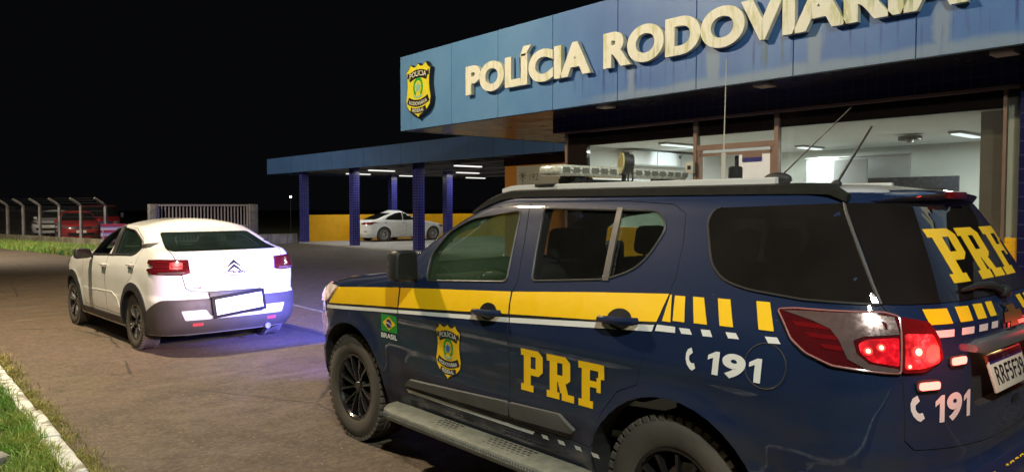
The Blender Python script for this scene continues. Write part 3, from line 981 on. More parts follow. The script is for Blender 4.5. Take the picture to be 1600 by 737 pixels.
# ---------------------------------------------------------------- police station
st = thing('police_station', 'police station with blue lettered fascia above a lit glass front', 'building', (0, 0, 0))
FX, SX = 8.70, 9.57
YL, YR = 13.85, -4.0
# fascia panels 1.43 m wide
seams = [13.85, 13.43]
y = 12.0
while y > YR: seams.append(y); y -= 1.43
seams.append(YR)
b = MB()
for a, c in zip(seams, seams[1:]):
    b.bb(FX, FX+.08, c+.006, a-.006, 3.30, 4.86, bev=.004)
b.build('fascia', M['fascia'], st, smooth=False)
MB().bb(FX+.03, FX+.12, YR, YL-.01, 3.305, 4.85).build('fascia_backing', M['fascia_seam'], st, smooth=False)
b = MB()
x = FX+.0
for i in range(4): b.bb(FX+.085+i*1.3, FX+.085+(i+1)*1.3-.012, YL-.06, YL, 3.30, 4.86)
b.build('side_fascia', M['fascia'], st, smooth=False)
MB().bb(FX+.125, 14.6, YR, YL-.07, 3.33, 4.55).build('roof', M['concrete'], st, smooth=False)
# soffit: glossy dark boards
b = MB()
x = FX+.09
while x < 14.55:
    b.bb(x, min(14.58, x+.29)-.006, YR, YL-.065, 3.305, 3.326); x += .29
b.build('soffit', M['soffit'], st, smooth=False)
for y in (8.34, 5.49, 2.70, -.1):
    b = MB().bb(9.02, 9.24, y-.11, y+.11, 3.285, 3.303)
    b.build('soffit_light', M['soffit_lens'], st, smooth=False)
# letters
def letters(body, y0, y1, zb, cap):
    # one mesh per letter, laid out from a single text so spacing is right
    bm = text_bm(body, size=1, offset=.052, extrude=.0, spacing=1.03, res=8)
    xs = [v.co.x for v in bm.verts]
    x0, x1 = min(xs), max(xs)
    # islands
    seen = set(); isl = []
    bm.verts.ensure_lookup_table()
    for v in bm.verts:
        if v in seen: continue
        st_ = [v]; comp = []
        seen.add(v)
        while st_:
            q = st_.pop(); comp.append(q)
            for e in q.link_edges:
                w = e.other_vert(q)
                if w not in seen: seen.add(w); st_.append(w)
        isl.append(comp)
    boxes = [(min(v.co.x for v in c), max(v.co.x for v in c), c) for c in isl]
    boxes.sort(key=lambda t: t[0])
    groups = []
    for a, c, comp in boxes:
        for gq in groups:
            ov = min(c, gq[1])-max(a, gq[0])
            if ov > .5*(c-a) or ov > .5*(gq[1]-gq[0]):
                gq[0] = min(a, gq[0]); gq[1] = max(c, gq[1]); gq[2] += comp; break
        else: groups.append([a, c, list(comp)])
    # cap height of the capital letters
    top = .729*1.0+.052; base = -.052
    ky = cap/(top-base); kx = (y0-y1)/(x1-x0)
    for a, c, comp in groups:
        cs = set(comp)
        fb = bmesh.new(); mp = {}
        for v in comp: mp[v] = fb.verts.new(((v.co.x-x0)*kx, (v.co.y-base)*ky, 0))
        for f in bm.faces:
            if f.verts[0] in cs: fb.faces.new([mp[v] for v in f.verts])
        r = bmesh.ops.extrude_face_region(fb, geom=fb.faces[:])
        for g_ in r['geom']:
            if isinstance(g_, bmesh.types.BMVert): g_.co.z += .075
        for v in fb.verts: v.co = Vector((FX-.028-v.co.z, y0-v.co.x, zb+v.co.y))
        bmesh.ops.recalc_face_normals(fb, faces=fb.faces)
        me = bpy.data.meshes.new('letter'); fb.to_mesh(me); fb.free()
        link('letter', me, M['letter'], st)
    bm.free()
letters('POLÍCIA', 11.40, 8.17, 3.775, .56)
letters('RODOVIÁRIA', 7.91, 2.88, 3.79, .56)
letters('FEDERAL', 2.42, -.85, 3.79, .56)

# badge
SH = [(0, .62), (.09, .555), (.19, .55), (.31, .615), (.37, .53), (.48, .46), (.445, .30), (.43, .12), (.455, -.06), (.495, -.22), (.46, -.38), (.34, -.50), (.18, -.57), (.07, -.61), (0, -.67)]
SH = SH+[(-x, y) for x, y in SH[-2:0:-1]]
def arcstrip(cx, cy, r0, r1, a0, a1, n=14, sx=1.0):
    o = [(cx+sx*r1*math.cos(a0+(a1-a0)*k/n), cy+r1*math.sin(a0+(a1-a0)*k/n)) for k in range(n+1)]
    i = [(cx+sx*r0*math.cos(a0+(a1-a0)*k/n), cy+r0*math.sin(a0+(a1-a0)*k/n)) for k in range(n+1)]
    return [[o[k], o[k+1], i[k+1], i[k]] for k in range(n)]
def star(cx, cy, R0, r0, n=5, rot=PI/2):
    return [(cx+(R0 if k % 2 == 0 else r0)*math.cos(rot+k*PI/n), cy+(R0 if k % 2 == 0 else r0)*math.sin(rot+k*PI/n)) for k in range(2*n)]
def ell(cx, cy, a, c, n=24): return [(cx+a*math.cos(2*PI*k/n), cy+c*math.sin(2*PI*k/n)) for k in range(n)]
def badge_layers():
    """(name, flat bmesh in unit shield coordinates, material key, layer)"""
    out = []
    out.append(('shield_rim', flat_bm([[(x*1.05, y*1.035) for x, y in SH]]), 'sticker_black', 0))
    out.append(('shield', flat_bm([SH]), 'Y', 1))
    out.append(('ribbon', flat_bm(arcstrip(0, -.42, .70, .90, R(62), R(118), 12)+[[(-.44, .30), (-.40, .30), (-.38, .42), (-.43, .44)], [(.44, .30), (.40, .30), (.38, .42), (.43, .44)]]), 'sticker_black', 2))
    out.append(('ribbon', flat_bm(arcstrip(0, .55, .80, .97, R(-118), R(-62), 12)), 'sticker_black', 2))
    out.append(('ribbon', flat_bm(arcstrip(0, .55, 1.00, 1.13, R(-107), R(-73), 10)), 'sticker_black', 2))
    def arced(body, w, h, y0, k):
        bm = fit_text(body, -w, w, 0, h, size=1, offset=.012)
        for v in bm.verts: v.co.y += y0+k*(v.co.x/w)**2
        return bm
    out.append(('lettering', arced('POLÍCIA', .34, .155, .325, -.055), 'W', 3))
    out.append(('lettering', arced('RODOVIÁRIA', .36, .115, -.385, .062), 'W', 3))
    out.append(('lettering', arced('FEDERAL', .24, .085, -.552, .025), 'W', 3))
    out.append(('wreath', flat_bm(arcstrip(0, .05, .17, .245, R(-55), R(235), 30, .80)), 'sticker_green', 2))
    out.append(('crest_star', flat_bm([star(0, .05, .16, .07)]), 'T', 3))
    out.append(('crest_disc', flat_bm([ell(0, .05, .075, .08)]), 'B', 4))
    out.append(('crest_ribbon', flat_bm(arcstrip(0, .10, .26, .31, R(-125), R(-55), 10)), 'T', 3))
    return out
bp = thing('badge_plaque', 'dummy', 'x')
bpy.data.objects.remove(bp)
by, bz, bw, bh = 12.99, 4.075, .90, .84
pl_bm = flat_bm([[(x*bw*1.05, y*bh*1.035) for x, y in SH]])
r = bmesh.ops.extrude_face_region(pl_bm, geom=pl_bm.faces[:])
for g_ in r['geom']:
    if isinstance(g_, bmesh.types.BMVert): g_.co.z -= .085
for v in pl_bm.verts: v.co = Vector((FX-.11-v.co.z, by-v.co.x, bz+v.co.y))
bmesh.ops.recalc_face_normals(pl_bm, faces=pl_bm.faces)
me = bpy.data.meshes.new('badge'); pl_bm.to_mesh(me); pl_bm.free()
badge = link('badge', me, M['sticker_black'], st)
for nm, bm, key, lay in badge_layers():
    if lay == 0: bm.free(); continue
    mk = {'Y': 'fascia_badge_yellow', 'W': 'letter', 'T': 'sticker_teal', 'B': 'sticker_teal'}.get(key, key)
    for v in bm.verts: v.co.x *= bw; v.co.y *= bh; v.co.z = 0
    o = flat_sign(bm, M[mk], nm, badge, 0)
    for v in o.data.vertices: v.co = Vector((FX-.113-.003*lay, by+v.co.y, bz+v.co.z))

# upper wall of dark navy tiles, glass front
MB().bb(SX-.02, SX+.18, 2.66, 10.02, 3.02, 3.305).build('tile_band', M['navy_tile'], st, smooth=False)
MB().bb(SX-.10, SX+.9, 1.2, 2.64, 0, 3.305).build('tiled_pier', M['navy_tile'], st, smooth=False)
MB().bb(SX-.02, SX+.2, YR+1, 1.2, 0, 3.305).build('side_wall', M['navy_tile'], st, smooth=False)
b = MB()
def fr(y0, y1, z0, z1, d0=-.045, d1=.045): b.bb(SX+d0, SX+d1, y0, y1, z0, z1)
fr(2.66, 9.67, 2.985, 3.02, -.06, .06)
fr(9.62, 9.68, 0, 2.984); fr(6.855, 6.915, 0, 2.984); fr(5.515, 5.575, 0, 2.984); fr(2.785, 2.82, 0, 2.984, -.03, .03)
b.build('window_frame', M['frame'], st, smooth=False)
b = MB()
b.bb(SX-.04, SX+.04, 5.58, 6.85, 2.53, 2.61); b.bb(SX-.03, SX+.03, 5.62, 6.81, 2.44, 2.485)
b.bb(SX-.03, SX+.03, 6.79, 6.85, 0, 2.528); b.bb(SX-.03, SX+.03, 5.58, 5.64, 0, 2.528)
b.build('door_frame', M['frame'], st, smooth=False)
b = MB(); b.bb(SX-.008, SX-.002, 6.92, 9.61, 2.75, 2.98); b.bb(SX-.008, SX-.002, 5.58, 6.85, 2.75, 2.98); b.bb(SX-.008, SX-.002, 2.83, 5.51, 2.78, 2.98)
b.build('spandrel', M['spandrel'], st, smooth=False)
def pane(y0, y1, z0, z1, x=SX):
    b = MB().quad([(x, y0, z0), (x, y1, z0), (x, y1, z1), (x, y0, z1)])
    b.build('window_pane', M['glass_shop'], st, smooth=False)
pane(6.92, 9.15, 1.36, 2.75); pane(5.58, 6.85, 2.615, 2.75); pane(2.83, 5.51, 1.36, 2.78); pane(2.67, 2.783, 1.36, 2.98)
MB().bb(SX-.03, SX+.05, 9.15, 9.615, 0, 2.98).build('brown_panel', M['spandrel'], st, smooth=False)
b = MB(); b.bb(SX-.02, SX+.1, 6.92, 9.148, 0, 1.35); b.bb(SX-.02, SX+.1, 2.66, 5.51, 0, 1.35)
b.build('sill_wall', M['yellow_tile'], st, smooth=False)
# sliding door: white leaf with notice, dark gap beside it
dr = MB().bb(SX-.02, SX+.02, 5.645, 6.14, .02, 2.44).build('door', M['office_white'], st, smooth=False)
nt = MB().bb(SX-.028, SX-.021, 5.77, 6.08, 2.345, 2.46).build('notice', M['frame'], dr, smooth=False)
MB().bb(SX-.032, SX-.0285, 5.77, 6.08, 2.33, 2.39).build('notice_band', M['sticker_navy'], nt, smooth=False)
MB().bb(SX+.03, SX+.05, 6.12, 6.24, .02, 2.43).build('door_edge', M['office_dark'], st, smooth=False)
# room
RX = 14.4
MB().bb(SX+.2, RX, .9, 9.9, 2.80, 2.90).build('ceiling', M['ceiling'], st, smooth=False)
MB().bb(RX, RX+.2, .9, 9.9, 0, 3.3).build('back_wall', M['white_paint'], st, smooth=False)
MB().bb(SX+.2, RX, 9.7, 9.9, 0, 2.795).build('partition', M['white_paint'], st, smooth=False)
MB().bb(SX+.95, RX, .9, 1.1, 0, 2.795).build('end_wall', M['white_paint'], st, smooth=False)
MB().bb(SX+.11, RX, .9, 9.9, -.05, .03).build('room_floor', M['floor'], st, smooth=False)
for x, y, sx, sy in ((10.9, 8.2, .9, .12), (12.6, 4.2, .9, .12), (13.2, 7.0, .7, .12)):
    f_ = MB().bb(x-sx/2-.03, x+sx/2+.03, y-sy/2-.03, y+sy/2+.03, 2.765, 2.797).build('ceiling_fitting', M['galv'], st, smooth=False)
    MB().bb(x-sx/2, x+sx/2, y-sy/2, y+sy/2, 2.745, 2.763).build('tube', M['room_light'], f_, smooth=False)
    ll = bpy.data.lights.new('room_lamp', 'AREA'); ll.shape = 'RECTANGLE'; ll.size = sx; ll.size_y = sy; ll.energy = 95; ll.color = (.98, 1, .94)
    lo_ = bpy.data.objects.new('room_lamp', ll); COL.objects.link(lo_); lo_.parent = st; lo_.location = (x, y, 2.74)
# things in the room
def room(name, lab, cat, parts, loc):
    t = thing(name, lab, cat, loc)
    for nm, mk, boxes in parts:
        b = MB()
        for q in boxes: b.bb(*q, bev=.006)
        b.build(nm, M[mk], t, smooth=False)
    return t
room('wall_cabinet', 'long white wall cabinet lit by an added spot behind the left shop window', 'cabinet',
     [('carcass', 'office_white', [(0, 2.30, -.30, 0, 0, .27)]), ('door', 'office_white', [(.01, .74, -.32, -.303, .012, .258)]), ('door', 'office_white', [(.77, 1.50, -.32, -.303, .012, .258)]), ('door', 'office_white', [(1.53, 2.29, -.32, -.303, .012, .258)]), ('label', 'sticker_blue', [(1.44, 1.49, -.327, -.321, .16, .22)])], (11.0, 9.69, 2.49))
ll = bpy.data.lights.new('added_cabinet_spot', 'SPOT'); ll.energy = 45; ll.spot_size = R(62); ll.spot_blend = .5; ll.shadow_soft_size = .05; ll.color = (.92, 1, 1)  # added spot without a fitting; makes the bright patch on the cabinet
lo_ = bpy.data.objects.new('added_cabinet_spot', ll); COL.objects.link(lo_); lo_.parent = st; lo_.location = (11.9, 8.55, 2.735)
lo_.rotation_euler = (Vector((11.95, 9.36, 2.55))-Vector((11.9, 8.55, 2.735))).to_track_quat('-Z', 'Y').to_euler()
room('grey_partition', 'grey partition panels behind the big right hand window', 'partition',
     [('panel', 'office_grey', [(0, .05, -1.9, -.02, 0, 2.55)]), ('panel', 'office_grey', [(-.3, -.25, -1.3, -.7, 0, 2.50)]), ('rail', 'galv', [(-.02, .07, -1.9, 0, 2.553, 2.58)])], (13.6, 7.3, .03))
room('long_screen', 'long dark screen on the back wall behind right window', 'screen',
     [('screen', 'office_dark', [(-.05, .0, -1.45, 0, 0, .27)]), ('bracket', 'galv', [(.004, .1, -1.0, -.4, .08, .16)])], (13.4, 6.0, 1.92))
room('brown_pillar', 'brown square pillar inside the right end of the shop glass', 'pillar',
     [('shaft', 'brown_column', [(0, .25, 0, .25, 0, 2.77)]), ('base', 'maroon', [(-.02, .27, -.02, .27, 0, .12)])], (9.95, 2.92, .03))
c_ = thing('curtain', 'pale curtain hanging at the right end of shop glass', 'curtain', (9.72, 2.55, 1.3))
b = MB()
pts = [(.012*math.sin(k*1.3), k*.025) for k in range(13)]
for (a, d_) in zip(pts, pts[1:]):
    b.quad([(a[0], a[1], 0), (d_[0], d_[1], 0), (d_[0], d_[1], 1.6), (a[0], a[1], 1.6)])
b.build('cloth', M['curtain'], c_, merge=.0005)
MB().tube([(.03, -.02, 1.615), (.03, .36, 1.615)], .012).build('rod', M['galv'], c_)
t = thing('ceiling_fan', 'dark round ceiling fitting seen through the right window', 'ceiling fan', (12.2, 4.85, 2.74))
MB().cyl((0, 0, 0), .17, .06, n=24).build('housing', M['office_dark'], t)
MB().cyl((0, 0, -.04), .05, .05, n=16).build('cap', M['galv'], t)
# small notice box by the door
t = thing('door_box', 'small beige intercom box on the door frame', 'intercom', (SX-.09, 6.93, 2.28))
MB().bb(-.03, .03, -.07, .07, -.09, .09, bev=.008).build('box', M['sign_board'], t)
MB().bb(-.036, -.031, -.03, .03, -.03, .03).build('speaker_grille', M['sticker_black'], t, smooth=False)

SUV = dict(
 w=[(.30,.86),(.40,.905),(.5,.93),(.62,.945),(.8,.953),(.95,.953),(1.05,.948),(1.15,.930),(1.22,.905),(1.28,.878),(1.45,.80),(1.60,.725),(1.70,.672),(1.745,.632)],
 xr=[(.30,-.95),(.40,-1.06),(.55,-1.09),(.66,-1.08),(.73,-1.03),(.9,-1.03),(1.24,-1.03),(1.31,-1.00),(1.5,-.90),(1.70,-.78),(1.745,-.745)],
 xf=[(.30,3.62),(.40,3.74),(.6,3.78),(.8,3.78),(.95,3.76),(1.02,3.72),(1.10,3.56),(1.16,3.30),(1.21,2.88),(1.25,2.62),(1.29,2.52),(1.5,2.17),(1.62,1.95),(1.70,1.76),(1.745,1.62)],
 ar=[(.30,.5),(.6,.55),(1.25,.55),(1.4,.5),(1.745,.40)],
 af=[(.30,.9),(.6,.95),(.95,.85),(1.1,.65),(1.2,.5),(1.35,.36),(1.745,.30)],
 nr=3.3, nf=2.9, crown=.06, spine=(-.35,1.1),
 flares=((0,.385,.45,.022,.07),(2.845,.385,.45,.028,.08)), taper=.018, tx=1.0,
 creases=((.64,.012,.06,.4,2.0),(1.0,.008,.05,-.4,2.2)), nz=56)
SUV_LOC=(3.596,2.047,0.0); SUV_RZ=0.0107

CIT = dict(
 w=[(.22,.83),(.35,.865),(.5,.878),(.8,.882),(.95,.87),(1.03,.85),(1.1,.825),(1.2,.775),(1.3,.735),(1.44,.65)],
 xr=[(.22,-.74),(.33,-.83),(.45,-.855),(.62,-.855),(.68,-.80),(.9,-.81),(1.05,-.785),(1.14,-.745),(1.175,-.70),(1.20,-.50),(1.23,-.40),(1.40,.07),(1.44,.2)],
 xf=[(.22,3.35),(.5,3.48),(.75,3.5),(.9,3.44),(.97,3.3),(1.02,2.9),(1.06,2.4),(1.09,2.2),(1.2,1.98),(1.44,1.4)],
 ar=[(.22,.5),(.6,.5),(1.0,.45),(1.175,.4),(1.2,.42),(1.44,.35)],
 af=[(.22,.9),(.6,.9),(.9,.8),(1.1,.5),(1.44,.4)],
 nr=3.4, nf=2.7, crown=.105, spine=(.6,1.0),
 flares=((0,.33,.39,.02,.07),(2.645,.33,.39,.02,.07)), taper=.02, tx=1.0, nz=50)
CIT_LOC=(3.225,9.69,0.0); CIT_RZ=0.0577

# ---------------------------------------------------------------- cars: shared parts
def offset_poly(poly, d):
    """inset a polygon by d (positive shrinks)"""
    n = len(poly)
    A = sum(poly[i][0]*poly[(i+1) % n][1]-poly[(i+1) % n][0]*poly[i][1] for i in range(n))
    sg = 1 if A > 0 else -1
    out = []
    for i in range(n):
        p0, p1, p2 = Vector(poly[i-1][:2]), Vector(poly[i][:2]), Vector(poly[(i+1) % n][:2])
        e1 = (p1-p0).normalized(); e2 = (p2-p1).normalized()
        n1 = Vector((-e1.y, e1.x))*sg; n2 = Vector((-e2.y, e2.x))*sg
        m = (n1+n2)
        if m.length < 1e-6: m = n1
        m.normalize()
        out.append(tuple(p1+m*d/max(.4, m.dot(n1))))
    return out

def tyre_mesh(r, w, rim, lugs=48):
    b = MB()
    h = w/2
    b.lathe([(rim-.012, -h*.78), (rim, -h*.86), (rim+.02, -h*.95), ((rim+r)/2, -h), (r-.028, -h*.93), (r-.008, -h*.80), (r-.003, -h*.5), (r-.003, h*.5), (r-.008, h*.80), (r-.028, h*.93), ((rim+r)/2, h), (rim+.02, h*.95), (rim, h*.86), (rim-.012, h*.78)], n=64)
    for k in range(lugs):
        t = 2*PI*k/lugs
        for s in (-1, 1):
            M4 = Matrix.Rotation(-t-(.03 if s > 0 else -.03), 4, 'Y')
            c = M4 @ Vector((r-.010, s*h*.72, 0))
            b.box(c, (.026, h*.40, 2*PI*r/lugs*.62), rot=M4)
    for q in (-.28, 0, .28):
        b.lathe([(r-.004, h*(q-.085)), (r+.003, h*(q-.07)), (r+.003, h*(q+.07)), (r-.004, h*(q+.085))], n=64)
    return b.mesh('tyre', angle=30)

def rim_mesh(rim, w, pairs=6, spread=.16, split=.11, twist=0.0, depth=.03, hubr=.055):
    """alloy seen from +y: outer lip, barrel, paired spokes, hub"""
    b = MB(); h = w/2
    b.lathe([(rim-.004, h*.86), (rim+.004, h*.90), (rim-.010, h*.88), (rim-.022, h*.74), (rim-.03, -h*.3), (rim-.03, -h*.8), (rim-.005, -h*.86)], n=64)
    yo = h*.80-depth
    for k in range(pairs):
        a = 2*PI*k/pairs
        for s in (-1, 1):
            a0 = a+s*split*.55; a1 = a+s*(split+spread*.55)+twist
            p0 = Vector((hubr*.8*math.cos(a0), yo-.006, hubr*.8*math.sin(a0)))
            p1 = Vector(((rim-.02)*math.cos(a1), yo+depth*.75, (rim-.02)*math.sin(a1)))
            d = (p1-p0); L = d.length; d.normalize()
            wv = d.cross(Vector((0, 1, 0))).normalized()
            up = wv.cross(d).normalized()
            if up.y < 0: up = -up
            w0, w1, th = .020, .028, .026
            vs = []
            for (p, ww) in ((p0, w0), (p0.lerp(p1, .55)+up*.008, w0*.85), (p1, w1)):
                vs.append([b.bm.verts.new(p+wv*ww*.5*sx*kx+up*sy*th*.5) for (sx, sy, kx) in ((-1, -1, 1.2), (1, -1, 1.2), (1, 1, .7), (-1, 1, .7))])
            for u, v in zip(vs, vs[1:]):
                for i in range(4): b.bm.faces.new((u[i], u[(i+1) % 4], v[(i+1) % 4], v[i]))
            b.bm.faces.new(vs[0][::-1]); b.bm.faces.new(vs[-1])
    b.lathe([(0.0001, yo+.016), (hubr*.55, yo+.016), (hubr*.62, yo+.010), (hubr, yo+.002), (hubr*1.15, yo-.02), (hubr*1.15, -h*.2)], n=32)
    for k in range(5):
        a = 2*PI*(k+.5)/5
        b.cyl((hubr*.82*math.cos(a), yo+.004, hubr*.82*math.sin(a)), .008, .016, 'Y', n=8)
    return b.mesh('rim', angle=28)
def disc_mesh(r, w):
    b = MB()
    b.lathe([(.02, -.0), (r, -.0), (r, -.02), (.02, -.02)], n=40)
    return b.mesh('disc')

def add_wheels(root, r, w, rim, track, wb, rim_mat, pairs, disc_mat=None, two=None, steer=0.0, **k):
    tm = tyre_mesh(r, w, rim); rm = rim_mesh(rim, w, pairs, **k); dm = disc_mesh(rim*.62, w)
    for x in (0, wb):
        for s in (1, -1):
            o = link('wheel', tm, M['tyre'], root); o.location = (x, s*track/2, r); o.rotation_euler = (0, R(37*x+20*s), 0 if s > 0 else PI)
            if x > 0: o.rotation_euler[2] += steer
            a = link('rim', rm, rim_mat, o)
            if two:
                a2 = link('spoke_face', two, M['rim_silver'], o)
            d = link('brake_disc', dm, M['satin'], o); d.location = (0, -.01, 0)

def ring_patch(H, xa, ztop, zbot, off, nv=6, mirror_all=True, xend=None, front=False):
    """strip of the body skin around the tail (or nose) from x<xa on the left to the right side; ztop(x,y)->z"""
    zs = np.linspace(H.z0, H.z1, 160)
    n = len(H.half(zs[0], 0)[0])
    cols = []
    for j in range(n):
        x, y = H.half(.6, 0); xj, yj = x[j], y[j]
        if (xj > xa if not front else xj < xa): continue
        if xend is not None and ((xj < xend) if not front else xj > xend): continue
        zt = ztop(xj, yj); zb = zbot(xj, yj) if callable(zbot) else zbot
        col = []
        for t in np.linspace(0, 1, nv):
            z = zb+(zt-zb)*t
            X, Y = H.half(z, 0)
            k1 = max(j-1, 0); k2 = min(j+1, n-1)
            tx, ty = X[k2]-X[k1], Y[k2]-Y[k1]
            if j == 0: tx, ty = 0, 1
            if j == n-1: tx, ty = 0, -1
            L = math.hypot(tx, ty)+1e-9
            col.append((X[j]-ty/L*off*1.0, Y[j]+tx/L*off, z))
        cols.append(col)
    # outward: for the left side walking rear->front the outward normal is (-ty, tx)
    full = cols+[[(p[0], -p[1], p[2]) for p in c] for c in (cols[::-1] if True else [])]
    if not front: full = [[(p[0], -p[1], p[2]) for p in c] for c in cols[::-1]] + (cols if cols[0][0][1] > 1e-6 else cols[1:])
    else: full = cols + [[(p[0], -p[1], p[2]) for p in c] for c in cols[::-1][1:]]
    V = []; F = []
    m = len(full[0])
    for c in full: V += c
    for i in range(len(full)-1):
        for t in range(m-1):
            F.append((i*m+t, (i+1)*m+t, (i+1)*m+t+1, i*m+t+1))
    me = bpy.data.meshes.new('p'); me.from_pydata(V, [], F)
    return me
def thicken(me, skin, t=-.02):
    bm = bmesh.new(); bm.from_mesh(me)
    bmesh.ops.recalc_face_normals(bm, faces=bm.faces)
    # push the rim inwards to give an edge
    be = [e for e in bm.edges if e.is_boundary]
    r = bmesh.ops.extrude_edge_only(bm, edges=be)
    for g_ in r['geom']:
        if isinstance(g_, bmesh.types.BMVert):
            loc, n, d = skin.near(g_.co); g_.co = loc+n*t*.4
    bmesh.ops.recalc_face_normals(bm, faces=bm.faces)
    bm.to_mesh(me); bm.free()
    me.shade_smooth(); me.set_sharp_from_angle(angle=R(40))
    return me

def paint_link(me, skin, name, mats, parent):
    skin_normals(me, skin)
    if mats and len(me.materials) == 0:
        for m in mats: me.materials.append(m)
    return link(name, me, None, parent)

# ---------------------------------------------------------------- the patrol car
def build_suv():
    root = thing('police_suv', 'dark blue police SUV with yellow stripe and lit red tail lamp in the foreground', 'police car', SUV_LOC, PI/2+SUV_RZ)
    H = Hull(**SUV); hme = H.mesh(); sk = Skin(hme)
    hme.materials.append(M['navy']); hme.materials.append(M['roof_white']); hme.materials.append(M['interior'])
    for p in hme.polygons:
        c = p.center
        if c.z > 1.752 and -.66 < c.x < 1.62: p.material_index = 1
    cav = dict(SUV)
    cav['w'] = [(.46, .80), (.8, .875), (1.05, .87), (1.22, .83), (1.45, .735), (1.70, .60)]
    cav['xr'] = [(.46, -.90), (1.24, -.92), (1.31, -.90), (1.5, -.81), (1.70, -.68)]
    cav['xf'] = [(.46, 2.2), (1.22, 2.3), (1.27, 2.42), (1.5, 2.10), (1.62, 1.88), (1.70, 1.68)]
    cav.update(crown=.055, flares=(), creases=(), nz=16, nS=14, nC=9, cap=4)
    cme = Hull(**cav).mesh('cav')
    for i in range(3): cme.materials.append((M['navy'], M['roof_white'], M['interior'])[i])
    for p in cme.polygons: p.material_index = 2
    for q in (hme, cme):
        pass
    # wheel housings
    def arch(x, r): return prism_mesh([(x+r*math.cos(2*PI*k/40), .385+r*math.sin(2*PI*k/40)) for k in range(40)], .58, 1.2)
    def archR(x, r): return prism_mesh([(x+r*math.cos(2*PI*k/40), .385+r*math.sin(2*PI*k/40)) for k in range(40)], -1.2, -.58)
    cuts = [cme, arch(0, .475), archR(0, .475), arch(2.835, .475), archR(2.835, .475)]
    for c in cuts[1:]:
        for i in range(3): c.materials.append((M['navy'], M['roof_white'], M['interior'])[i])
        for p in c.polygons: p.material_index = 2
    shell = boolean(hme, cuts)
    # outlines in the side view (x, z)
    dF = [(1.055, .525), (2.13, .525), (2.145, .62), (2.20, 1.165), (2.17, 1.20), (2.065, 1.26), (2.05, 1.40), (1.955, 1.565), (1.74, 1.672), (1.21, 1.722), (1.135, 1.49), (1.083, 1.285), (1.10, 1.225), (1.081, 1.11), (1.066, .873)]
    dR = [(.47, .525), (1.055, .525), (1.066, .873), (1.081, 1.11), (1.10, 1.225), (1.083, 1.285), (1.135, 1.49), (1.21, 1.722), (.52, 1.728), (.19, 1.710), (.105, 1.665), (.068, 1.532), (.055, 1.38), (.075, 1.243), (.16, .96), (.175, .885), (.29, .835), (.385, .715), (.44, .56)]
    hole = [(.47, .525), (2.13, .525)]+dF[2:10]+dR[8:]
    tail = [(.60, 1.708), (.765, 1.335), (.762, 1.29), (.785, 1.10), (.778, .85), (.742, .812), (.5, .795), (.25, .775), (0, .768)]
    tail = tail+[(-y, z) for y, z in tail[-2::-1]]
    def pm(poly, a, b, ax='Y'):
        m = prism_mesh(poly, a, b, ax)
        for i in range(3): m.materials.append((M['navy'], M['roof_white'], M['interior'])[i])
        for p in m.polygons: p.material_index = 2
        return m
    wF = [(1.936, 1.228), (1.975, 1.385), (1.88, 1.535), (1.70, 1.622, .12), (1.262, 1.674), (1.172, 1.277)]
    wR = [(1.077, 1.687), (.26, 1.676, .06), (.185, 1.60, .05), (.262, 1.415, .1), (.44, 1.341, .1), (.975, 1.295)]
    wQ = [(-.045, 1.690, .06), (-.025, 1.63, .03), (-.110, 1.445, .06), (-.185, 1.385, .06), (-.30, 1.355, .06), (-.55, 1.336), (-.818, 1.335), (-.606, 1.710)]
    wFp, wRp, wQp = round_poly(wF, .035), round_poly(wR, .035), round_poly(wQ, .01)
    wQi = round_poly([(-.10, 1.645), (-.165, 1.44), (-.24, 1.412), (-.55, 1.388), (-.74, 1.388), (-.58, 1.645)], .03)
    body = boolean(shell, [pm(hole, .3, 1.3), pm(hole, -1.3, -.3), pm(tail, -1.4, -.45, 'X'),
                           pm(wQi, .3, 1.3), pm(wQi, -1.3, -.3),
                           pm(round_poly([(.70, 1.31), (.60, 1.69), (-.60, 1.69), (-.70, 1.31)], .05), 1.45, 3.0, 'X')])
    mats = [M['navy'], M['roof_white'], M['interior']]
    bo = paint_link(body, sk, 'body', mats, root)
    doorF = boolean(shell, [pm(offset_poly(dF, .003), .3, 1.3)], 'INTERSECT')
    doorF = boolean(doorF, [pm(wFp, .3, 1.3)])
    doorR = boolean(shell, [pm(offset_poly(dR, .003), .3, 1.3)], 'INTERSECT')
    doorR = boolean(doorR, [pm(wRp, .3, 1.3)])
    gate_glass = round_poly([(.66, 1.37), (.52, 1.67), (-.52, 1.67), (-.66, 1.37)], .05)
    recess = round_poly([(.44, 1.185), (.40, .925, .06), (-.40, .925, .06), (-.44, 1.185)], .02)
    tg = boolean(shell, [pm(offset_poly(tail, .004), -1.4, -.45, 'X')], 'INTERSECT')
    tg = boolean(tg, [pm(gate_glass, -1.4, -.45, 'X'), pm(recess, -1.4, -.985, 'X')])
    tgo = paint_link(tg, sk, 'tailgate', [M['navy'], M['navy'], M['navy']], root)
    doors = {}
    for nm, me in (('F', doorF), ('R', doorR)):
        mr = mirrored(me)
        doors[nm+'L'] = paint_link(me, sk, 'door', mats, root)
        doors[nm+'R'] = paint_link(mr, sk, 'door', mats, root)
    # glass
    def both(polys, name, mat, ps, off, step=.06, thick=0.0):
        a = decal(polys, sk, 'L', name, mat, ps[0], off, step, thick)
        b = decal(polys, sk, 'R', name, mat, ps[1], off, step, thick)
        return a, b
    both([offset_poly(wFp, -.008)], 'window', M['glass_front'], (doors['FL'], doors['FR']), -.012)
    both([offset_poly(wRp, -.008)], 'window', M['glass_rear'], (doors['RL'], doors['RR']), -.012)
    both([wQp], 'quarter_window', M['glass_dark'], (bo, bo), .003)
    gp = round_poly([(-.628, 1.709), (-.768, 1.335), (.768, 1.335), (.628, 1.709)], .004)
    gl = decal([gp], sk, 'B', 'rear_window', M['glass_dark'], tgo, .005, .035)
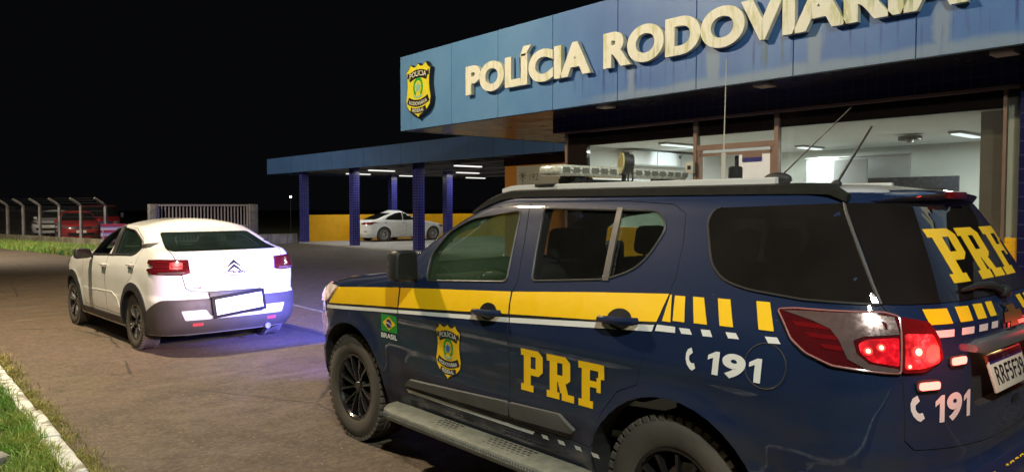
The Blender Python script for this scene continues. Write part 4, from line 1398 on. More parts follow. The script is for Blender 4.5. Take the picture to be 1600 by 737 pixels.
    # windscreen sheet
    decal([round_poly([(.76, 1.27), (.66, 1.72), (-.66, 1.72), (-.76, 1.27)], .05)], sk, 'F', 'windscreen', M['clear_screen'], bo, .002, .07)
    for w_, k in ((wFp, 'F'), (wRp, 'R')):
        for fr_, kk in (('L', 'L'), ('R', 'R')):
            outline_tube(w_, sk, fr_, .0065, .0).build('window_seal', M['window_rubber'], doors[k+kk])
    for fr_, kk in (('L', 'L'), ('R', 'R')):
        decal([[(.532, 1.690), (.497, 1.690), (.440, 1.335), (.478, 1.332)]], sk, fr_, 'window_pillar', M['window_rubber'], doors['R'+kk], -.006, .05, .012)
        outline_tube([(-.606, 1.710), (-.818, 1.335)], sk, fr_, .007, .003, closed=False).build('glass_edge', M['window_rubber'], bo)
        outline_tube(wQp[:-2]+[wQp[-2]], sk, fr_, .006, .002, closed=False).build('window_seal', M['rubber'], bo)
    # door skin stripes (x,z)
    def top(x): return np.interp(x, [.0, .053, .50, 1.10, 2.213, 2.9, 3.3], [1.309, 1.306, 1.276, 1.229, 1.162, 1.112, 1.075])
    def bot(x): return np.interp(x, [.0, .07, .456, 1.06, 2.16, 2.7, 3.2], [1.188, 1.183, 1.150, 1.113, 1.038, 1.004, .968])
    def wt(x): return np.interp(x, [0, .077, 1.054, 2.156, 3.3], [1.172, 1.168, 1.095, 1.022, .948])
    def wb_(x): return np.interp(x, [0, 1.075, 2.152, 3.3], [1.145, 1.067, 1.001, .922])
    def band(t, b_, x0t, x0b, x1t, x1b, n=8):
        up = [(x0t+(x1t-x0t)*k/n, float(t(x0t+(x1t-x0t)*k/n))) for k in range(n+1)]
        dn = [(x0b+(x1b-x0b)*k/n, float(b_(x0b+(x1b-x0b)*k/n))) for k in range(n+1)]
        return up+dn[::-1]
    segs = {'FL': (1.106, 1.088, 2.190, 2.176), 'RL': (.066, .095, 1.094, 1.076), 'B': (2.206, 2.190, 3.05, 3.18)}
    segw = {'FL': (1.078, 1.073, 2.176, 2.170), 'RL': (.103, .110, 1.070, 1.065), 'B': (2.186, 2.180, 3.22, 3.24)}
    blk = lambda x: bot(x)
    for key, ps in (('FL', (doors['FL'], doors['FR'])), ('RL', (doors['RL'], doors['RR'])), ('B', (bo, bo))):
        both([band(top, bot, *segs[key])], 'yellow_stripe', M['sticker_yellow'], ps, .0025, .06)
        both([band(wt, wb_, *segw[key])], 'white_stripe', M['sticker_white'], ps, .0025, .06)
        both([band(lambda x: bot(x)-.001, lambda x: wt(x)+.001, segs[key][1], segw[key][0], segs[key][3], segw[key][2])], 'black_stripe', M['sticker_black'], ps, .002, .06)
    both([[(.088, 1.170), (-.01, 1.171), (-.015, 1.146), (.094, 1.142)]], 'white_stripe', M['sticker_white'], (bo, bo), .0025)
    both([[(.058, 1.303), (.05, 1.303), (.020, 1.188), (.066, 1.187)]], 'yellow_stripe', M['sticker_yellow'], (bo, bo), .0025)
    ticks = []
    for (a, b_, c, d) in ((.033, -.022, .010, -.052), (-.062, -.118, -.100, -.166), (-.186, -.246, -.226, -.290), (-.365, -.425, -.404, -.470)):
        za, zb = 1.302-.03*(a), 1.196-.03*a
        ticks.append([(a, za), (b_, za+.001), (d, zb), (c, zb-.001)])
    wticks = [[(-.030, 1.170), (-.085, 1.171), (-.103, 1.149), (-.047, 1.147)], [(-.140, 1.176), (-.186, 1.178), (-.203, 1.152), (-.156, 1.150)], [(-.260, 1.179), (-.308, 1.181), (-.327, 1.159), (-.277, 1.157)], [(-.436, 1.184), (-.488, 1.186), (-.508, 1.164), (-.456, 1.161)]]
    for fr_ in ('L', 'R'):
        for q in ticks: decal([q], sk, fr_, 'yellow_bar', M['sticker_yellow'], bo, .0025)
        for q in wticks: decal([q], sk, fr_, 'white_bar', M['sticker_white'], bo, .0025)
    # block letters
    P_ = [[(0, 0), (.36, 0), (.36, .16), (0, .16)], [(.08, .16), (.28, .16), (.28, .84), (.08, .84)], [(0, .84), (.62, .84), (.62, .88), (.50, 1), (0, 1)], [(.42, .56), (.62, .56), (.62, .84), (.42, .84)], [(.28, .40), (.50, .40), (.62, .52), (.62, .56), (.28, .56)]]
    R_ = [[(0, 0), (.34, 0), (.34, .16), (0, .16)]]+P_[1:4]+[[(.28, .40), (.54, .40), (.62, .48), (.62, .56), (.28, .56)], [(.36, .16), (.56, .16), (.50, .40), (.30, .40)], [(.40, 0), (.72, 0), (.72, .16), (.40, .16)]]
    F_ = [P_[0], P_[1], [(0, .84), (.62, .84), (.62, 1), (0, 1)], [(.48, .68), (.62, .68), (.62, .84), (.48, .84)], [(.28, .47), (.44, .47), (.44, .61), (.28, .61)], [(.44, .38), (.54, .38), (.54, .70), (.44, .70)]]
    def prf(x0, z0, h, w, gap, dz=0.0, shx=0.0):
        o = []; x = x0
        for gq, adv in ((P_, .62), (R_, .72), (F_, .62)):
            sx = w/.62
            o += [[(x+p[0]*sx+shx*p[1]*h, z0+p[1]*h+dz*(x+p[0]*sx-x0)) for p in poly] for poly in gq]
            x += adv*sx+gap
        return o
    FR['Lt'] = (Vector((-1, 0, 0)), Vector((0, 0, 1)), Vector((0, -1, 0)))
    FR['Rt'] = (Vector((1, 0, 0)), Vector((0, 0, 1)), Vector((0, 1, 0)))
    decal(prf(-.965, .722, .222, .168, .030), sk, 'Lt', 'lettering', M['sticker_yellow'], doors['RL'], .0025, .08)
    decal(prf(.40, .722, .222, .168, .030), sk, 'Rt', 'lettering', M['sticker_yellow'], doors['RR'], .0025, .08)
    decal(prf(-.405, 1.398, .207, .250, .022), sk, 'B', 'lettering', M['sticker_yellow'], tgo, .006, .06)
    # phone numbers
    def phone(x, z, h):
        """telephone handset: bowed grip with two thick ends"""
        o = [(.10, .90), (.00, .70), (.02, .45), (.14, .22), (.34, .05)]
        i_ = [(.34, .70), (.235, .62), (.25, .47), (.33, .36), (.46, .30)]
        q = [[o[k], o[k+1], i_[k+1], i_[k]] for k in range(4)]
        q += [[(.10, .90), (.34, .70), (.46, .78), (.34, 1.0)], [(.34, .05), (.52, -.02), (.74, .10), (.62, .32), (.46, .30)]]
        return [[(x+p[0]*h*.80, z+p[1]*h) for p in poly] for poly in q]
    ONE = [(.26, 0), (.56, 0), (.56, 1), (.36, 1), (.0, .80), (.0, .60), (.26, .72)]
    def n191(x0, x1, z0, z1):
        """the number 191 in heavy figures"""
        w = (x1-x0); gapw = w*.06; w1 = w*.22; w9 = w-2*w1-2*gapw
        one = lambda x: [(x+p[0]/.56*w1, z0+p[1]*(z1-z0)) for p in ONE]
        bm = fit_text('9', x0+w1+gapw, x0+w1+gapw+w9, z0-.002, z1+.002, offset=.045)
        for poly in (one(x0), one(x1-w1)):
            bm.faces.new([bm.verts.new((p[0], p[1], 0)) for p in poly])
        return bm
    decal(phone(.085, 1.005, .092), sk, 'Lt', 'telephone_mark', M['sticker_white'], bo, .0025)
    bm_obj(project(n191(.195, .440, 1.003, 1.097), sk, 'Lt', .0025, .05), 'lettering', M['sticker_white'], bo)
    decal(phone(-.135, 1.005, .092), sk, 'Rt', 'telephone_mark', M['sticker_white'], bo, .0025)
    bm_obj(project(n191(-.02, .21, 1.003, 1.097), sk, 'Rt', .0025, .05), 'lettering', M['sticker_white'], bo)
    decal(phone(-.760, .920, .095), sk, 'B', 'telephone_mark', M['sticker_white'], tgo, .003)
    bm_obj(project(n191(-.655, -.435, .905, 1.006), sk, 'B', .003, .05), 'lettering', M['sticker_white'], tgo)
    bm_obj(project(fit_text('POLÍCIA RODOVIÁRIA FEDERAL', -.52, .62, .628, .690, offset=.02), sk, 'B', .004, .06), 'lettering', M['sticker_yellow'], bo)
    # tailgate bars
    for s in (1, -1):
        for (a, b_, c, d) in ((.648, .530, .655, .540), (.480, .385, .492, .402), (.345, .262, .360, .280), (.225, .155, .240, .172)):
            q = [(-s*a, 1.317), (-s*b_, 1.315), (-s*d, 1.262), (-s*c, 1.263)]
            decal([q], sk, 'B', 'yellow_bar', M['sticker_yellow'], tgo, .003)
            q = [(-s*(c+.004), 1.243), (-s*(d+.004), 1.242), (-s*(d+.008), 1.216), (-s*(c+.008), 1.217)]
            decal([q], sk, 'B', 'white_bar', M['sticker_white'], tgo, .003)
    # door badges, flag
    for fr_, dk, cx in (('Lt', 'FL', -1.622), ('Rt', 'FR', 1.622)):
        rb = None
        for nm, bm, key, lay in badge_layers():
            mk = {'Y': 'sticker_yellow', 'W': 'sticker_white', 'T': 'sticker_teal', 'B': 'sticker_blue'}.get(key, key)
            for v in bm.verts: v.co.x = v.co.x*.250+cx; v.co.y = v.co.y*.252+.835
            o = bm_obj(project(bm, sk, fr_, .002+.0012*lay, .06), nm if lay else 'badge', M[mk], rb or doors[dk])
            if lay == 0: rb = o
    for fr_, s in (('Lt', -1), ('Rt', 1)):
        x0 = s*2.395 if s < 0 else 2.195
        def fl(polys): return [[(x0+p[0]*.2, .860+p[1]*.115) for p in q] for q in polys]
        fo = decal(fl([[(0, 0), (1, 0), (1, 1), (0, 1)]]), sk, fr_, 'flag', M['sticker_green'], bo, .002)
        decal(fl([[(.09, .5), (.5, .1), (.91, .5), (.5, .9)]]), sk, fr_, 'rhombus', M['sticker_yellow'], fo, .0032)
        decal(fl([ell(.5, .5, .17, .27)]), sk, fr_, 'disc', M['sticker_navy'], fo, .0044)
        decal(fl([[(.34, .58), (.50, .56), (.665, .42), (.66, .36), (.50, .49), (.335, .51)]]), sk, fr_, 'sash', M['sticker_white'], fo, .0056)
        bm_obj(project(fit_text('BRASIL', x0+.0, x0+.20, .815, .848, offset=.03), sk, fr_, .0025, .05), 'lettering', M['sticker_white'], bo)
    # handles
    for (x, z, k) in ((1.255, 1.103, 'F'), (.305, 1.166, 'R')):
        for fr_, s, kk in (('L', 1, 'L'), ('R', -1, 'R')):
            decal([ell(x+.005, z+.004, .075, .048)], sk, fr_, 'handle_cup', M['sticker_black'], doors[k+kk], .0035)
            h = sk.cast(Vector((x, s*3, z)), Vector((0, -s, 0)))
            y0 = h[0].y
            b = MB()
            b.tube([(x+.115, y0+s*.010, z-.006), (x+.10, y0+s*.030, z-.003), (x+.04, y0+s*.044, z), (x-.05, y0+s*.044, z+.004), (x-.10, y0+s*.032, z+.007), (x-.115, y0+s*.010, z+.009)], [.016, .019, .020, .020, .019, .016], n=10)
            b.build('handle', M['navy'], doors[k+kk])
    # lower door cladding
    for pol, k in (([(2.105, .540), (2.04, .590), (1.064, .640), (1.064, .562)], 'F'), ([(1.048, .640), (.66, .655), (.56, .592), (.585, .573), (.98, .560), (1.048, .561)], 'R')):
        for fr_, kk in (('L', 'L'), ('R', 'R')):
            decal([round_poly(pol, .012)], sk, fr_, 'cladding', M['trim_grey'], doors[k+kk], .002, .07, .020)
    # sill with white stripe and dashes
    for fr_ in ('L', 'R'):
        decal([[(2.12, .508), (.88, .508), (.90, .487), (2.10, .487)]], sk, fr_, 'sill_stripe', M['sticker_white'], bo, .003)
        for x in (.83, .71, .59, .46): decal([[(x, .507), (x-.045, .507), (x-.055, .486), (x-.01, .486)]], sk, fr_, 'sill_dash', M['sticker_white'], bo, .003)
    # running boards
    for s in (1, -1):
        b = MB()
        prof = [(.90, .360), (.90, .392), (.925, .402), (1.035, .398), (1.075, .384), (1.088, .360), (1.080, .335), (1.04, .322), (.93, .325)]
        xs = [2.27, 2.255, 2.20, 2.1, .62, .52, .44, .42]
        kx = [.35, .60, .86, 1, 1, .86, .62, .40]
        rings = []
        for x, k in zip(xs, kx):
            rings.append([b.bm.verts.new((x, s*(.90+(p[0]-.90)*k), .36+(p[1]-.36)*(.6+.4*k))) for p in prof])
        for u, v in zip(rings, rings[1:]):
            for i in range(len(prof)): b.bm.faces.new((u[i], u[(i+1) % len(prof)], v[(i+1) % len(prof)], v[i]))
        b.bm.faces.new(rings[0][::-1]); b.bm.faces.new(rings[-1])
        rbo = b.build('running_board', M['wet_board'], root, angle=40)
        for (xa, xb) in ((1.50, 1.68), (.86, 1.22)):
            b = MB()
            x = xa
            while x < xb:
                for j in range(4):
                    b.box((x+(.02 if j % 2 else 0), s*(.945+.026*j), .4015-.002*j), (.026, .015, .006), bev=.002, seg=1)
                x += .04
            b.build('step_pad', M['rubber'], rbo)
        b = MB()
        x = 2.18
        while x > .52:
            b.box((x, s*1.083, .362), (.008, .008, .030), rot=Matrix.Rotation(R(35), 4, 'Y')); x -= .022
        b.build('tread_ribs', M['trim_grey'], rbo, smooth=False)
        b = MB()
        for x in (2.0, 1.3, .6): b.bb(x-.03, x+.03, s*.60, s*.93, .31, .345)
        b.build('bracket', M['trim'], rbo)
    # mirrors
    for s, kk in ((1, 'L'), (-1, 'R')):
        b = MB()
        rings = []
        for (dx, ky, kz) in ((-.035, .90, .90), (-.025, 1, 1), (.03, 1, 1), (.085, .90, .88), (.12, .65, .62), (.13, .3, .3)):
            pts = round_poly([(-.100, -.098, .05), (.100, -.098, .045), (.094, .098, .045), (-.094, .094, .04)], .04, 5)
            rings.append([b.bm.verts.new((2.02+dx, s*(1.005)+s*p[0]*.86*ky, 1.325+p[1]*kz)) for p in pts])
        n = len(rings[0])
        for u, v in zip(rings, rings[1:]):
            for i in range(n): b.bm.faces.new((u[i], u[(i+1) % n], v[(i+1) % n], v[i]))
        b.bm.faces.new(rings[0]); b.bm.faces.new(rings[-1][::-1])
        b.tube([(2.03, s*.86, 1.235), (2.04, s*.90, 1.24), (2.045, s*.96, 1.26)], [.035, .030, .035], n=10)
        mo = b.build('mirror', M['trim'], root, angle=50)
        b = MB()
        pts = round_poly([(-.082, -.080), (.082, -.080), (.076, .080), (-.076, .078)], .035, 5)
        b.bm.faces.new([b.bm.verts.new((1.983, s*1.005+s*p[0]*.86, 1.325+p[1])) for p in pts])
        b.build('mirror_glass', M['mirror_dirty'], mo, smooth=False)
    # tail lamps
    def U(p): return (p[0]+p[1])/math.sqrt(2)
    out = [(-.469, .867, 1.291), (-.541, .861, 1.300), (-.832, .774, 1.306), (-.878, .750, 1.292), (-.899, .791, 1.098), (-.861, .834, 1.100), (-.709, .912, 1.112), (-.613, .919, 1.145), (-.545, .905, 1.187)]
    inn = [(-.882, .746, 1.290), (-.945, .664, 1.272), (-.972, .638, 1.215), (-.980, .625, 1.14), (-.948, .713, 1.098), (-.903, .787, 1.098)]
    uo = [(U(p), p[2]) for p in out]; ui = [(U(p), p[2]) for p in inn]
    for fr_, s in (('BL', 1), ('BR', -1)):
        def fx(poly): return [(p[0]*1.0, p[1]) for p in poly]
        L1 = decal([fx(round_poly(uo, .012))], sk, fr_, 'tail_lamp', M['lamp_dark_red'], bo, -.004, .05, .016)
        L2 = decal([fx(round_poly(ui, .012))], sk, fr_, 'tail_lamp', M['lamp_red'], tgo, -.004, .05, .016)
        band_ = [(.265, 1.286), (.20, 1.293), (.02, 1.299), (-.070, 1.288), (-.078, 1.232), (.035, 1.222), (.072, 1.205), (.066, 1.160), (.03, 1.128), (-.068, 1.113), (-.068, 1.100), (.04, 1.109), (.095, 1.140), (.115, 1.205), (.135, 1.238), (.185, 1.262)]
        outline_tube(round_poly(uo, .012), sk, fr_, .0045, .010).build('lamp_rim', M['lamp_rim'], L1)
        decal([fx(band_)], sk, fr_, 'silver_band', M['lamp_clear'], L1, .013, .05, .002)
        decal([fx(round_poly([(.028, 1.212), (-.075, 1.222), (-.070, 1.122), (.025, 1.136), (.055, 1.165), (.058, 1.195)], .01))], sk, fr_, 'lit_lens', M['lamp_glow'], L1, .0135, .05, .001)
        decal([fx(round_poly([(-.098, 1.235), (-.205, 1.232), (-.228, 1.19), (-.232, 1.13), (-.165, 1.112), (-.090, 1.110)], .012))], sk, fr_, 'lit_lens', M['lamp_glow2'], L2, .0135, .05, .001)
        def bulb(u, z, r, par, off=.017):
            hb_ = decal([ell(u, z, r*1.8, r*1.7, 16)], sk, fr_, 'bulb_halo', M['bulb_halo'], par, off, .2)
            decal([ell(u, z, r, r, 14)], sk, fr_, 'bulb', M['bulb'], par, off+.002, .2)
        if s > 0:
            bulb(.030, 1.172, .008, L1); bulb(-.012, 1.186, .008, L1); bulb(-.140, 1.172, .013, L2); bulb(-.105, 1.122, .006, L2)
        else:
            bulb(-.012, 1.186, .012, L1); bulb(-.140, 1.172, .019, L2)
        # red ribs in the dark part
        for k_ in range(3):
            z = 1.246-.034*k_
            decal([fx([(.245-.035*k_, z+.006), (.13-.01*k_, z+.004), (.125-.01*k_, z-.012), (.232-.035*k_, z-.010)])], sk, fr_, 'lens_rib', M['lamp_red'], L1, .0135)
    # strobes on the tailgate
    for s in (1, -1):
        for (y, z) in ((.535, 1.126), (.690, 1.048)):
            hb = decal([round_poly([(-s*y-.052, z-.020), (-s*y+.052, z-.020), (-s*y+.052, z+.020), (-s*y-.052, z+.020)], .015)], sk, 'B', 'strobe', M['trim'], tgo, -.002, .06, .012)
            decal([round_poly([(-s*y-.044, z-.014), (-s*y+.044, z-.014), (-s*y+.044, z+.014), (-s*y-.044, z+.014)], .012)], sk, 'B', 'strobe_lens', M['strobe_red'] if s > 0 else M['lamp_red'], hb, .012, .06, .004)
    # chrome bar, plate, emblem, wiper
    b = MB()
    pts = []
    for k in range(15):
        y = .46-.92*k/14
        h = sk.cast(Vector((-4, y, 1.165)), Vector((1, 0, 0)))
        pts.append(h[0]+Vector((-.018, 0, 0)))
    b.bm.verts.ensure_lookup_table()
    rings = []
    for i, p in enumerate(pts):
        kk = .55 if i in (0, 14) else 1
        rings.append([b.bm.verts.new(p+Vector((dx, 0, dz*kk))) for dx, dz in ((.03, .026), (-.012, .022), (-.02, 0), (-.012, -.024), (.03, -.026))])
    for u, v in zip(rings, rings[1:]):
        for i in range(5): b.bm.faces.new((u[i], u[(i+1) % 5], v[(i+1) % 5], v[i]))
    b.bm.faces.new(rings[0]); b.bm.faces.new(rings[-1][::-1])
    b.build('tailgate_bar', M['satin'], tgo, angle=50)
    pt = MB().box((0, 0, 0), (.012, .425, .150), bev=.004).build('licence_plate', M['plate_white'], tgo)
    pt.location = (-1.030, .035, 1.035); pt.rotation_euler = (0, R(17), 0)
    FRp = lambda bm, x: [setattr(v, 'co', Vector((x, -v.co.x, v.co.y))) for v in bm.verts]
    def on_plate(bm, nm, mat, x=-.0075):
        FRp(bm, x); bmesh.ops.recalc_face_normals(bm, faces=bm.faces)
        me = bpy.data.meshes.new(nm); bm.to_mesh(me); bm.free(); return link(nm, me, mat, pt)
    on_plate(flat_bm([[(-.203, .036), (.203, .036), (.203, .068), (-.203, .068)]]), 'plate_band', M['sticker_navy'], -.0068)
    on_plate(fit_text('BRASIL', -.04, .04, .044, .060), 'plate_country', M['sticker_white'], -.0078)
    on_plate(fit_text('RRF5F39', -.175, .175, -.050, .024, offset=.01), 'plate_number', M['sticker_black'])
    MB().box((-1.000, .11, 1.128), (.03, .10, .014)).build('plate_light', M['plate_glow'], tgo)
    bow = [(-.115, -.018), (-.045, -.018), (-.045, -.040), (.055, -.040), (.045, -.018), (.118, -.018), (.105, .018), (.045, .018), (.045, .040), (-.055, .040), (-.045, .018), (-.105, .018)]
    eo = decal([[(x*1.12-.01, 1.247+z*1.25) for x, z in bow]], sk, 'B', 'emblem', M['chrome'], tgo, .004, .3, .008)
    decal([[(x-.01, 1.247+z) for x, z in bow]], sk, 'B', 'emblem_face', M['gold'], eo, .0135, .3)
    b = MB()
    wp = [sk.cast(Vector((-4, y, z)), Vector((1, 0, 0)))[0]+Vector((-.02, 0, 0)) for y, z in ((.02, 1.345), (.10, 1.375), (.24, 1.385), (.36, 1.378), (.40, 1.376))]
    b.tube(wp, [.022, .018, .013, .009, .006], n=8)
    b.sphere(wp[0], (.03, .035, .03))
    b.build('wiper', M['trim'], tgo)
    decal([round_poly([(.035, .868), (.12, .876), (.125, .905), (.04, .897)], .01)], sk, 'B', 'tailgate_pull', M['sticker_black'], tgo, .003)
    # rear spoiler and brake light
    b = MB()
    prof = [(-.52, 1.772), (-.66, 1.775), (-.77, 1.768), (-.815, 1.755), (-.80, 1.732), (-.72, 1.718), (-.60, 1.716)]
    rings = []
    for k in range(17):
        t = -1+2*k/16; y = .60*t
        dx = .16*abs(t)**3.0; dz = -.042*abs(t)**2.2
        sc = 1 if abs(t) < .99 else .55
        rings.append([b.bm.verts.new((-.66+(p[0]+.66)*sc+dx*(1 if p[0] < -.55 else .55), y, 1.755+(p[1]-1.755)*sc+dz)) for p in prof])
    n = len(prof)
    for u, v in zip(rings, rings[1:]):
        for i in range(n): b.bm.faces.new((u[i], u[(i+1) % n], v[(i+1) % n], v[i]))
    b.bm.faces.new(rings[0]); b.bm.faces.new(rings[-1][::-1])
    sp = b.build('spoiler', M['navy'], tgo, angle=60)
    MB().bb(-.822, -.79, -.10, .10, 1.731, 1.762, bev=.006).build('brake_light', M['lamp_red'], sp)
    # roof rails with pale top
    for s in (1, -1):
        def rz(x, y=.60):
            h = sk.cast(Vector((x, s*y, 4)), Vector((0, 0, -1))); return h[0].z
        xs = list(np.linspace(1.80, -.62, 34))
        b = MB(); rings = []
        for i, x in enumerate(xs):
            zb = rz(x, .605)+.008
            f_ = min(1, max(0, (1.84-x)/.22)); f2 = min(1, max(0, (x+.645)/.07))
            hh = (.010+.030*f_)*(.45+.55*f2)
            w0 = .024
            rings.append([b.bm.verts.new((x, s*yy, zz)) for yy, zz in ((.605+w0, zb-.006), (.605+w0*.9, zb+hh*.8), (.605+w0*.4, zb+hh), (.605-w0*.6, zb+hh), (.605-w0, zb))])
        for u, v in zip(rings, rings[1:]):
            for i in range(5): b.bm.faces.new((u[i], u[(i+1) % 5], v[(i+1) % 5], v[i]))
        b.bm.faces.new(rings[0]); b.bm.faces.new(rings[-1][::-1])
        rl = b.build('roof_rail', M['wet_rail'], root, angle=50)
        b = MB()
        pts = [(x, s*.600, rz(x, .605)+.008+.040+.010) for x in np.linspace(1.52, -.30, 26)]
        rings = []
        for i, p in enumerate(pts):
            hh = .018
            rings.append([b.bm.verts.new((p[0], p[1]+s*dy, p[2]+dz)) for dy, dz in ((.016, -.012), (.014, hh*.7), (.004, hh), (-.014, hh), (-.016, -.012))])
        for u, v in zip(rings, rings[1:]):
            for i in range(5): b.bm.faces.new((u[i], u[(i+1) % 5], v[(i+1) % 5], v[i]))
        b.bm.faces.new(rings[0]); b.bm.faces.new(rings[-1][::-1])
        b.build('rail_cap', M['roof_white'], rl, angle=50)
        MB().box((1.14, s*.602, rz(1.14, .605)+.072), (.16, .042, .014), bev=.004).build('rail_clamp', M['rubber'], rl)
    # light bar across the roof
    lz = 1.905
    lb = MB().box((1.12, 0, lz), (.20, 1.20, .064), bev=.026, seg=4).build('light_bar', M['bar_lens'], root, angle=60)
    for xx in (1.218, 1.018):
        b = MB()
        b.box((xx, 0, lz+.002), (.004, 1.10, .006))
        for k in range(15):
            b.box((xx, -.56+.08*k, lz+.002), (.007, .058, .030), bev=.002, seg=1)
        b.build('lamp_row', M['bar_grey'], lb, smooth=False)
    b = MB()
    for k in range(9): b.box((1.0165, -.50+.125*k, lz+.002), (.003, .030, .012), rot=Matrix.Rotation(R(32), 4, 'X'))
    b.build('reflector', M['sticker_white'], lb, smooth=False)
    b = MB()
    for y in (-.45, .40): b.box((1.12, y, 1.852), (.14, .09, .06), bev=.008)
    b.box((1.12, .05, 1.845), (.05, .9, .03))
    b.build('bar_mount', M['trim'], lb)
    b = MB()
    for k in range(3): b.cyl((1.07, .44-.055*k, 1.845), .024, .05, 'X', n=14)
    b.build('siren', M['rubber'], root)
    # searchlight on the near side
    sl = MB().cyl((.655, .30, 1.925), .062, .055, n=28, rot=Matrix.Rotation(R(100), 4, Vector((.75, .65, 0)).cross(Vector((0, 0, 1))))).build('searchlight', M['trim'], root, angle=40)
    dv = Vector((.56, .82, .05)).normalized()
    q = dv.to_track_quat('Z', 'Y').to_matrix().to_4x4()
    bpy.data.objects.remove(sl)
    c = Vector((.66, .48, 1.930))
    b = MB(); b.cyl(c, .064, .03, n=30, rot=q); b.cyl(c-dv*.028, .050, .028, n=30, rot=q)
    b.tube([c+Vector((0, 0, -.06)), c+Vector((.01, 0, -.12))], .012, n=8)
    sl = b.build('searchlight', M['trim'], root, angle=40)
    MB().cyl(c+dv*.018, .057, .010, n=30, rot=q).build('searchlight_lens', M['spot_lens'], sl, angle=40)
    b = MB(); b.tube([c+Vector((-.0, -.05, -.075))+Vector((.030*math.cos(t), -.015*math.cos(t), .030*math.sin(t))) for t in np.linspace(0, 2*PI, 17)[:-1]], .0045, n=6, closed=True)
    b.build('handle_ring', M['rubber'], sl)
    # aerials
    def aerial(base, tip, r0, r1, nm, mt, foot=None):
        b = MB().tube([base, tip], [r0, r1], n=6)
        o = b.build(nm, mt, root)
        if foot:
            MB().sphere(base, foot).build('aerial_base', M['rubber'], o)
        return o
    aerial((-.078, .20, 1.83), (-.436, .20, 2.146), .0045, .0025, 'aerial', M['trim'], (.075, .035, .035))
    aerial((-.479, .42, 1.795), (-.624, .42, 2.032), .006, .005, 'aerial', M['trim'], (.022, .022, .018))
    wa = MB().tube([(.26, .15, 1.83), (.26, .15, 1.98)], .012, n=8).tube([(.26, .15, 1.98), (.25, .15, 2.47)], [.0035, .002], n=6).build('aerial', M['aerial_pale'], root)
    MB().box((.22, .10, 1.875), (.06, .06, .07), bev=.012).build('aerial_mount', M['rubber'], wa)
    # lower bumpers
    bumper = thicken(ring_patch(H, -.36, lambda x, y: .70-.16*max(0, (x+.62)/.3), lambda x, y: .33, .012, 8), sk)
    link('rear_bumper', bumper, M['navy_bumper'], root)
    fb = thicken(ring_patch(H, 3.36, lambda x, y: .60, .33, .012, 6, front=True), sk)
    link('front_bumper', fb, M['trim'], root)
    # front lamps, grille
    for fr_, s in (('L', 1), ('R', -1)):
        hl = decal([round_poly([(3.04, 1.108), (3.22, .985), (3.42, .96), (3.62, .98), (3.60, 1.055), (3.36, 1.10)], .02)], sk, fr_, 'headlamp', M['head_lens'], root, .002, .05, .012)
        fg = decal([round_poly([(3.26, .90), (3.19, .80), (3.24, .72), (3.36, .70), (3.38, .86)], .02)], sk, fr_, 'fog_surround', M['fog_glow'], root, .002, .05, .010)
    for z0, z1, y in ((.93, 1.02, .46), (.68, .86, .52)):
        decal([round_poly([(-y, z0), (y, z0), (y*.96, z1), (-y*.96, z1)], .03)], sk, 'F', 'grille', M['sticker_black'], root, .004, .08, .01)
    decal([[(x*1.4, .895+z*1.3) for x, z in bow]], sk, 'F', 'emblem', M['gold'], root, .008, .3, .012)
    # interior
    def seat(x, y, w=.50, bench=False):
        b = MB()
        b.box((x, y, .78), (.52, w, .16), bev=.06, seg=3)
        b.box((x-.27, y, 1.08), (.15, w, .58), rot=Matrix.Rotation(R(-14), 4, 'Y'), bev=.06, seg=3)
        s_ = b.build('seat', M['interior'], root, angle=60)
        b = MB()
        ys = (y,) if not bench else (y-.44, y, y+.44)
        for yy in ys:
            b.box((x-.375, yy, 1.475), (.11, .26, .19), rot=Matrix.Rotation(R(-10), 4, 'Y'), bev=.045, seg=4)
            b.tube([(x-.36, yy-.06, 1.3), (x-.375, yy-.06, 1.42)], .008, n=6); b.tube([(x-.36, yy+.06, 1.3), (x-.375, yy+.06, 1.42)], .008, n=6)
        b.build('headrest', M['interior'], s_, angle=60)
    seat(1.55, .40); seat(1.55, -.40); seat(.62, 0, 1.34, True)
    b = MB().box((2.12, 0, 1.08), (.36, 1.50, .30), bev=.06, seg=3)
    b.build('dashboard', M['dash'], root)
    b = MB().tube([(1.80, .40+.185*math.cos(t), 1.11+.185*math.sin(t)*.93) for t in np.linspace(0, 2*PI, 33)[:-1]], .016, n=8, closed=True)
    b.box((1.82, .40, 1.10), (.04, .30, .05), bev=.01); b.box((1.82, .40, 1.04), (.04, .05, .16), bev=.01)
    for v in b.bm.verts: v.co.x += (v.co.z-1.11)*-.35*-1
    b.build('steering_wheel', M['rubber'], root)
    MB().box((-.25, 0, .75), (.9, 1.3, .5), bev=.04).build('boot_box', M['interior'], root)
    # underbody and wheels
    MB().bb(-.7, 3.3, -.56, .56, .26, .42).build('underbody', M['rubber'], root)
    add_wheels(root, .385, .262, .236, 1.578, 2.845, M['rim_black'], 6, spread=.20, split=.14, twist=.10)
    outline_tube(ell(-.453, 1.071, .088, .088, 30), sk, 'L', .0035, -.001).build('fuel_flap_gap', M['rubber'], bo)
    # headlights and strobes throw light on the car in front
    return root, sk
M['lamp_rim'] = pbr('pale_pink_lamp_rim', (.36, .16, .15), .2, coat=1)
M['clear_screen'] = glass('clear_windscreen', (.80, .86, .82))
M['wet_board'] = pbr('wet_checker_plate', (.17, .18, .15), .42, .2, var=.55, scale=16, bump=.5, bscale=110)
M['mirror_dirty'] = pbr('dirty_mirror', (.05, .05, .045), .12, .6, var=.2)
M['plate_glow'] = emit('plate_lamp', (1, .75, .35), 6)
M['aerial_pale'] = pbr('pale_aerial', (.45, .43, .36), .4)
M['navy_bumper'] = paint('navy_bumper_paint', (.018, .022, .062), .35, dust_shade=(.11, .085, .09), dz=(.3, .8), dmax=.8)
